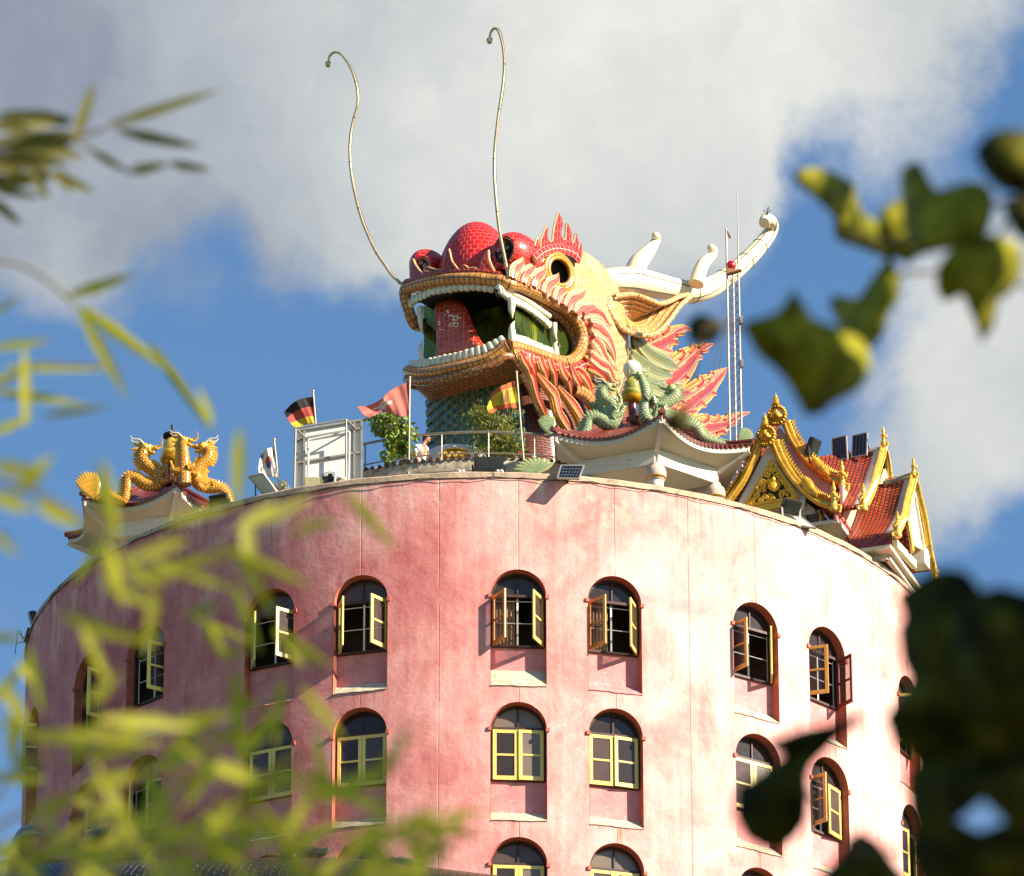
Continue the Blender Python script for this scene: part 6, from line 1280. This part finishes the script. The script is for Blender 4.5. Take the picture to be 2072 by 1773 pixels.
# ================================================================ foreground: bamboo (left) and a broad-leaved tree (right)
BAMB = leafmat('bamboo leaf', '#94921c', '#c4c038', .55); BAMD = leafmat('shaded bamboo leaf', '#45421c', '#7e7a2a', .3); CULM = plain('bamboo twig', '#6a5a2c', .5, 0, .3, 4)  # BAMD is the same leaf with shade painted in as a darker colour
bamboo = thing('bamboo', (-4.2, -150, 0), 'blurred yellow green bamboo sprays in the near foreground, left and lower left', 'bamboo')
def bleaf(mb, x0, y0, x1, y1, w_, d, curve=.0, dz=.0):
    a, b_ = atd(x0, y0, d), atd(x1, y1, d+dz); v = b_-a; L = v.length; side_ = v.cross(FW).normalized(); side_ = (side_+FW*random.uniform(-.5, .5)).normalized()
    leaf(mb, a, v, side_, L, w_*d/FPX*.5, ((0, .12), (.12, .6), (.35, 1), (.7, .72), (1, 0)), curve, .15)
def spray(name, leaves, stems, d, mat=None):
    mb = MB()
    for l in leaves: bleaf(mb, *l[:5], d+(l[5] if len(l) > 5 else random.uniform(-.7, .7)), random.uniform(-.12, .12), random.uniform(-.04, .04))
    mb.build('foliage', mat or BAMB, bamboo, smooth=False); 
    for s in stems: st = MB(); st.tube([atd(x, y, d) for x, y in s], .004, 6, sub=4); st.build('twig', CULM, bamboo)
spray('upper', [(210, 258, 452, 180, 24), (150, 290, 192, 162, 24), (235, 262, 412, 306, 26), (258, 348, 345, 330, 24), (340, 330, 430, 348, 20), (150, 246, -20, 230, 34), (155, 284, -20, 300, 34), (182, 302, 262, 352, 18), (-20, 322, 142, 330, 38), (-20, 372, 125, 348, 34), (95, 350, 192, 388, 24), (60, 335, 98, 408, 26),
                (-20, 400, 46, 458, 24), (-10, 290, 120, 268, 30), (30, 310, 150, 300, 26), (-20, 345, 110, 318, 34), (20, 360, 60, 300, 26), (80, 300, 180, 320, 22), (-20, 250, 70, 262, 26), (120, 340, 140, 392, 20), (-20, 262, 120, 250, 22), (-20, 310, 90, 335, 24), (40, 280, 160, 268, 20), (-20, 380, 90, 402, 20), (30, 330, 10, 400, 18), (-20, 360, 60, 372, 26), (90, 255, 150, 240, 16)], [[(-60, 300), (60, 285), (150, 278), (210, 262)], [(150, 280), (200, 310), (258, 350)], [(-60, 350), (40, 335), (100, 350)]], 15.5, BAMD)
spray('middle', [(135, 600, 278, 556, 26), (158, 618, 350, 745, 32), (300, 690, 440, 880, 22, 2.5), (158, 622, 262, 815, 28), (8, 743, 218, 742, 20), (-20, 792, 182, 816, 24), (52, 862, 50, 690, 26), (-20, 705, 108, 688, 20), (-20, 880, 70, 840, 24), (85, 842, 230, 818, 16), (-20, 640, 40, 600, 12), (-20, 770, 60, 750, 18)],
      [[(-60, 800), (20, 770), (52, 742), (215, 742)], [(-60, 520), (60, 545), (150, 615)]], 15)
spray('edge', [(-20, 940, 95, 962, 34), (70, 1015, 170, 1068, 34), (-20, 1000, 70, 1035, 36), (205, 930, 232, 1110, 44), (90, 955, 20, 1000, 30), (40, 980, 110, 920, 30), (-20, 1070, 40, 1130, 26), (485, 865, 478, 1035, 30, 1.5), (700, 995, 805, 1120, 26, 1), (430, 860, 400, 780, 20, 2), (520, 1060, 640, 1000, 22), (250, 1290, 110, 1235, 30), (255, 1180, 500, 1110, 32), (440, 1105, 640, 1185, 28), (300, 1130, 480, 1200, 24),
               (480, 1120, 560, 1250, 26), (380, 1090, 240, 1140, 26), (330, 1060, 480, 1020, 22), (150, 1260, 330, 1310, 28), (500, 1040, 500, 1200, 34, 1), (590, 1075, 690, 1050, 22), (330, 1230, 200, 1180, 26), (215, 1100, 245, 1235, 40, .5), (470, 1180, 530, 1320, 26), (240, 1120, 330, 1200, 24), (560, 1020, 470, 1080, 26)],
      [[(-60, 960), (80, 1000), (230, 1100), (320, 1180), (480, 1100)]], 11.5)
L_ = [(195, 1455, 410, 1466, 32), (140, 1545, 215, 1440, 34), (478, 1350, 482, 1560, 32), (180, 1500, 60, 1480, 30), (300, 1560, 440, 1500, 34), (850, 1720, 965, 1630, 24), (780, 1660, 1010, 1640, 16), (600, 1560, 800, 1650, 30), (690, 1700, 880, 1680, 38), (40, 1420, 20, 1540, 36), (0, 1380, 60, 1470, 34), (420, 1540, 560, 1600, 36), (120, 1480, 340, 1500, 28), (830, 1690, 860, 1790, 34), (240, 1490, 330, 1440, 24)]
random.seed(21)
CLS = [(20, 1560), (90, 1660), (30, 1740), (190, 1620), (260, 1700), (330, 1600), (400, 1700), (470, 1600), (520, 1680), (600, 1640), (640, 1730), (720, 1690), (160, 1740), (540, 1560), (780, 1740)]
for _ in range(92):
    ck = random.choice(CLS); x = random.gauss(ck[0], 70); y = random.gauss(ck[1], 45)
    a = random.gauss(.15, .9); l = random.uniform(70, 190); L_.append((x, y, x+l*math.cos(a), y+l*math.sin(a), random.uniform(16, 34), random.uniform(-3.0, 2.5)))
for _ in range(22):
    x = random.uniform(-40, 640); y = random.uniform(1180, 1520); a = random.gauss(.2, .8); l = random.uniform(60, 170); L_.append((x, y, x+l*math.cos(a), y+l*math.sin(a), random.uniform(14, 28), random.uniform(-1, 3)))
spray('lower', L_, [[(x-60, y+120), (x-20, y+40), (x+30, y-20), (x+90, y-30)] for x, y in CLS]+[[(-60, 1700), (150, 1600), (400, 1560), (640, 1640), (860, 1700)], [(100, 1850), (180, 1650), (200, 1460)], [(600, 1850), (640, 1700), (800, 1660)], [(300, 1850), (330, 1700), (420, 1540)]], 11.8)
cm = MB()
for x, y in ((-4.2, -150), (-4.5, -149.4), (-4.0, -150.6)): cm.tube([(x, y, 0), (x+.1, y, 3.5), (x+.5, y-.2, 6.5), (x+1.3, y-.6, 8.6)], [.045, .04, .03, .015], 10, sub=5)
cm.build('culm', CULM, bamboo)

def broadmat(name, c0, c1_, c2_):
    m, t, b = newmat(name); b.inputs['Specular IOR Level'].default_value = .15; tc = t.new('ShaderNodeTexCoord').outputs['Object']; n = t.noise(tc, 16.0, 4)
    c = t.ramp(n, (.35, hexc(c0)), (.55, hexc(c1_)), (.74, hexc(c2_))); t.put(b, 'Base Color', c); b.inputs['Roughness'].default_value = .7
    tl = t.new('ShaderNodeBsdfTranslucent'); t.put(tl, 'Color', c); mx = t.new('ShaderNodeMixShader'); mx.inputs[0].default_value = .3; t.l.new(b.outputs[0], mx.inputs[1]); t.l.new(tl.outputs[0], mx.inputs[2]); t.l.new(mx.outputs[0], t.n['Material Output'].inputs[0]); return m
BL = broadmat('broad leaf', '#221f0a', '#4a4812', '#7c7c20'); BLY = broadmat('lit broad leaf', '#5e5e14', '#8c8a20', '#b4b03a'); tree = thing('broadleaf_tree', (4.6, -153.5, 0), 'blurred dark broad-leaved tree in the near foreground, right side', 'tree')  # BL carries shade and BLY sunlight, painted into the leaf colour
def bigleaf(pts, d, tilt=0.0, parent=tree, mat=None):
    cx = sum(p[0] for p in pts)/len(pts); cy = sum(p[1] for p in pts)/len(pts); s2, _ = spline([V((x+random.uniform(-5, 5), y+random.uniform(-5, 5), 0)) for x, y in pts], [], 2, True)
    s2 = [q+V((random.uniform(-5, 5), random.uniform(-5, 5), 0)) for q in s2]; s2 = [V((cx+(q.x-cx)*(1.08 if cy < 1000 else 1.2), cy+(q.y-cy)*(1.08 if cy < 1000 else 1.2), 0)) for q in s2]
    rings = []
    for k in (1, .66, .33, .01):
        rings.append([atd(cx+(q.x-cx)*k, cy+(q.y-cy)*k, d-.05*(1-k*k)+tilt*((q.x-cx)*k+(q.y-cy)*k*.5)/300) for q in s2])
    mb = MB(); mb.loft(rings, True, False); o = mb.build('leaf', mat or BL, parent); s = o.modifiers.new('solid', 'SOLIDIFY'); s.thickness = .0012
for pts, d, tl in [([(1608, 362), (1665, 350), (1722, 382), (1742, 432), (1795, 475), (1800, 520), (1745, 505), (1690, 482), (1680, 440), (1650, 402)], 14, .8), ([(1828, 372), (1862, 340), (1900, 385), (1960, 368), (2005, 402), (1992, 470), (1930, 500), (1862, 505), (1838, 460)], 12, -.3),
                   ([(1900, 545), (1950, 478), (2042, 492), (2064, 545), (2042, 592), (2012, 602), (1990, 682), (1950, 602), (1908, 602)], 12, .3), ([(1988, 292), (2030, 268), (2100, 276), (2100, 372), (2035, 384), (1990, 342)], 11, 0), ([(2036, 408), (2100, 396), (2100, 480), (2050, 470)], 11, 0),
                   ([(1518, 660), (1580, 640), (1600, 598), (1642, 650), (1700, 672), (1748, 702), (1742, 762), (1690, 802), (1632, 836), (1590, 772), (1540, 722)], 12, .2), ([(1690, 600), (1738, 608), (1790, 526), (1812, 570), (1800, 642), (1768, 692), (1718, 684), (1690, 642)], 13, -.5),
                   ([(1393, 652), (1428, 638), (1458, 660), (1434, 692), (1400, 690)], 14, 0), ([(1340, 856), (1376, 832), (1402, 848), (1380, 868), (1350, 868)], 15, 0), ([(1780, 430), (1840, 410), (1880, 470), (1830, 520), (1790, 500)], 13, .4), ([(1600, 640), (1660, 690), (1640, 740), (1590, 700)], 13.5, .6),
                   ([(1838, 1292), (1900, 1188), (1962, 1190), (2012, 1262), (2110, 1270), (2110, 1480), (2000, 1500), (1900, 1480), (1812, 1440), (1852, 1372)], 9.5, 0), ([(1850, 1440), (1960, 1420), (2110, 1440), (2110, 1560), (2010, 1600), (1985, 1590), (1930, 1660), (1898, 1640), (1868, 1540)], 9.8, .2),
                   ([(1515, 1595), (1600, 1530), (1640, 1500), (1705, 1462), (1722, 1470), (1662, 1532), (1632, 1572), (1632, 1652), (1592, 1692), (1530, 1680)], 10, 0), ([(1655, 1800), (1700, 1740), (1742, 1690), (1790, 1740), (1812, 1800)], 10, 0), ([(1850, 1560), (1980, 1560), (2110, 1540), (2110, 1640), (2060, 1700), (2020, 1600), (1960, 1590), (1920, 1660), (1880, 1700)], 9.4, 0), ([(1830, 1230), (1890, 1180), (1950, 1200), (1990, 1320), (1940, 1460), (1860, 1500), (1805, 1440), (1850, 1350)], 9.6, 0), ([(1950, 1240), (2110, 1230), (2110, 1420), (1990, 1440)], 9.3, 0), ([(1880, 1640), (1990, 1690), (2110, 1660), (2110, 1800), (1890, 1800)], 9.6, 0), ([(1560, 1500), (1700, 1455), (1730, 1462), (1640, 1520)], 10, 0)]:
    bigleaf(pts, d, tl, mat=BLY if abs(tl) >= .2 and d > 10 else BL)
for P, d in (([(2200, 330), (2060, 400), (1930, 440), (1800, 490), (1700, 470)], 12.5), ([(2060, 400), (2010, 500), (1980, 560)], 12.3), ([(2200, 620), (2000, 560), (1800, 560), (1760, 650), (1650, 700), (1540, 680), (1430, 664), (1380, 850)], 13), ([(2200, 1300), (2050, 1400), (1900, 1500)], 9.7), ([(2200, 1700), (1950, 1700), (1740, 1720), (1640, 1600)], 9.9)):
    tw = MB(); tw.tube([atd(x, y, d) for x, y in P], .004, 6, sub=4); tw.build('twig', BARK, tree)
tk = MB(); tk.tube([(4.6, -153.5, 0), (4.5, -153.4, 2.5), (4.3, -153.0, 5), (3.6, -152.4, 7.5), (3.0, -152.0, 9.5)], [.16, .13, .10, .07, .03], 12, sub=4)
for e in ((1.9, -151.4, 8.9), (1.6, -153.2, 6.6), (1.5, -152.2, 9.6), (4.6, -152.2, 9.5), (3.2, -154.0, 8.0)): tk.tube([(3.9, -152.7, 6.4), tuple(V((3.9, -152.7, 6.4)).lerp(V(e), .5)+V((0, 0, .3))), e], [.05, .03, .01], 8, sub=3)
tk.build('trunk', BARK, tree)
cr = MB()       # unseen leaf clumps added towards the sun, to shade the leaves in view
for i_ in range(1000):
    c_ = V((random.gauss(1.95, .4), random.gauss(-155.0, .5), random.gauss(5.95, .42))) if i_ < 600 else (V((random.gauss(2.3, .5), random.gauss(-152.9, .35), random.gauss(7.9, .35))) if i_ < 640 else V((random.gauss(4.8, .6), random.gauss(-151.5, 1.0), random.gauss(9.0, .9)))); d_ = c_-CAM; q = V((d_.dot(RT), d_.dot(UP), d_.dot(FW)))
    if abs(q.x/q.z*FPX) < 1250 and q.z > 0: continue
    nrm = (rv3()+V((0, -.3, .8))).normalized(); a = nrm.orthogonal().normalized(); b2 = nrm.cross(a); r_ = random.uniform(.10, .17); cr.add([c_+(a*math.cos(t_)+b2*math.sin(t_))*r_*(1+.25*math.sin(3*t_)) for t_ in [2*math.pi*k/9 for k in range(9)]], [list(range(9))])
cr.build('shade_crown', BL, tree, smooth=False)
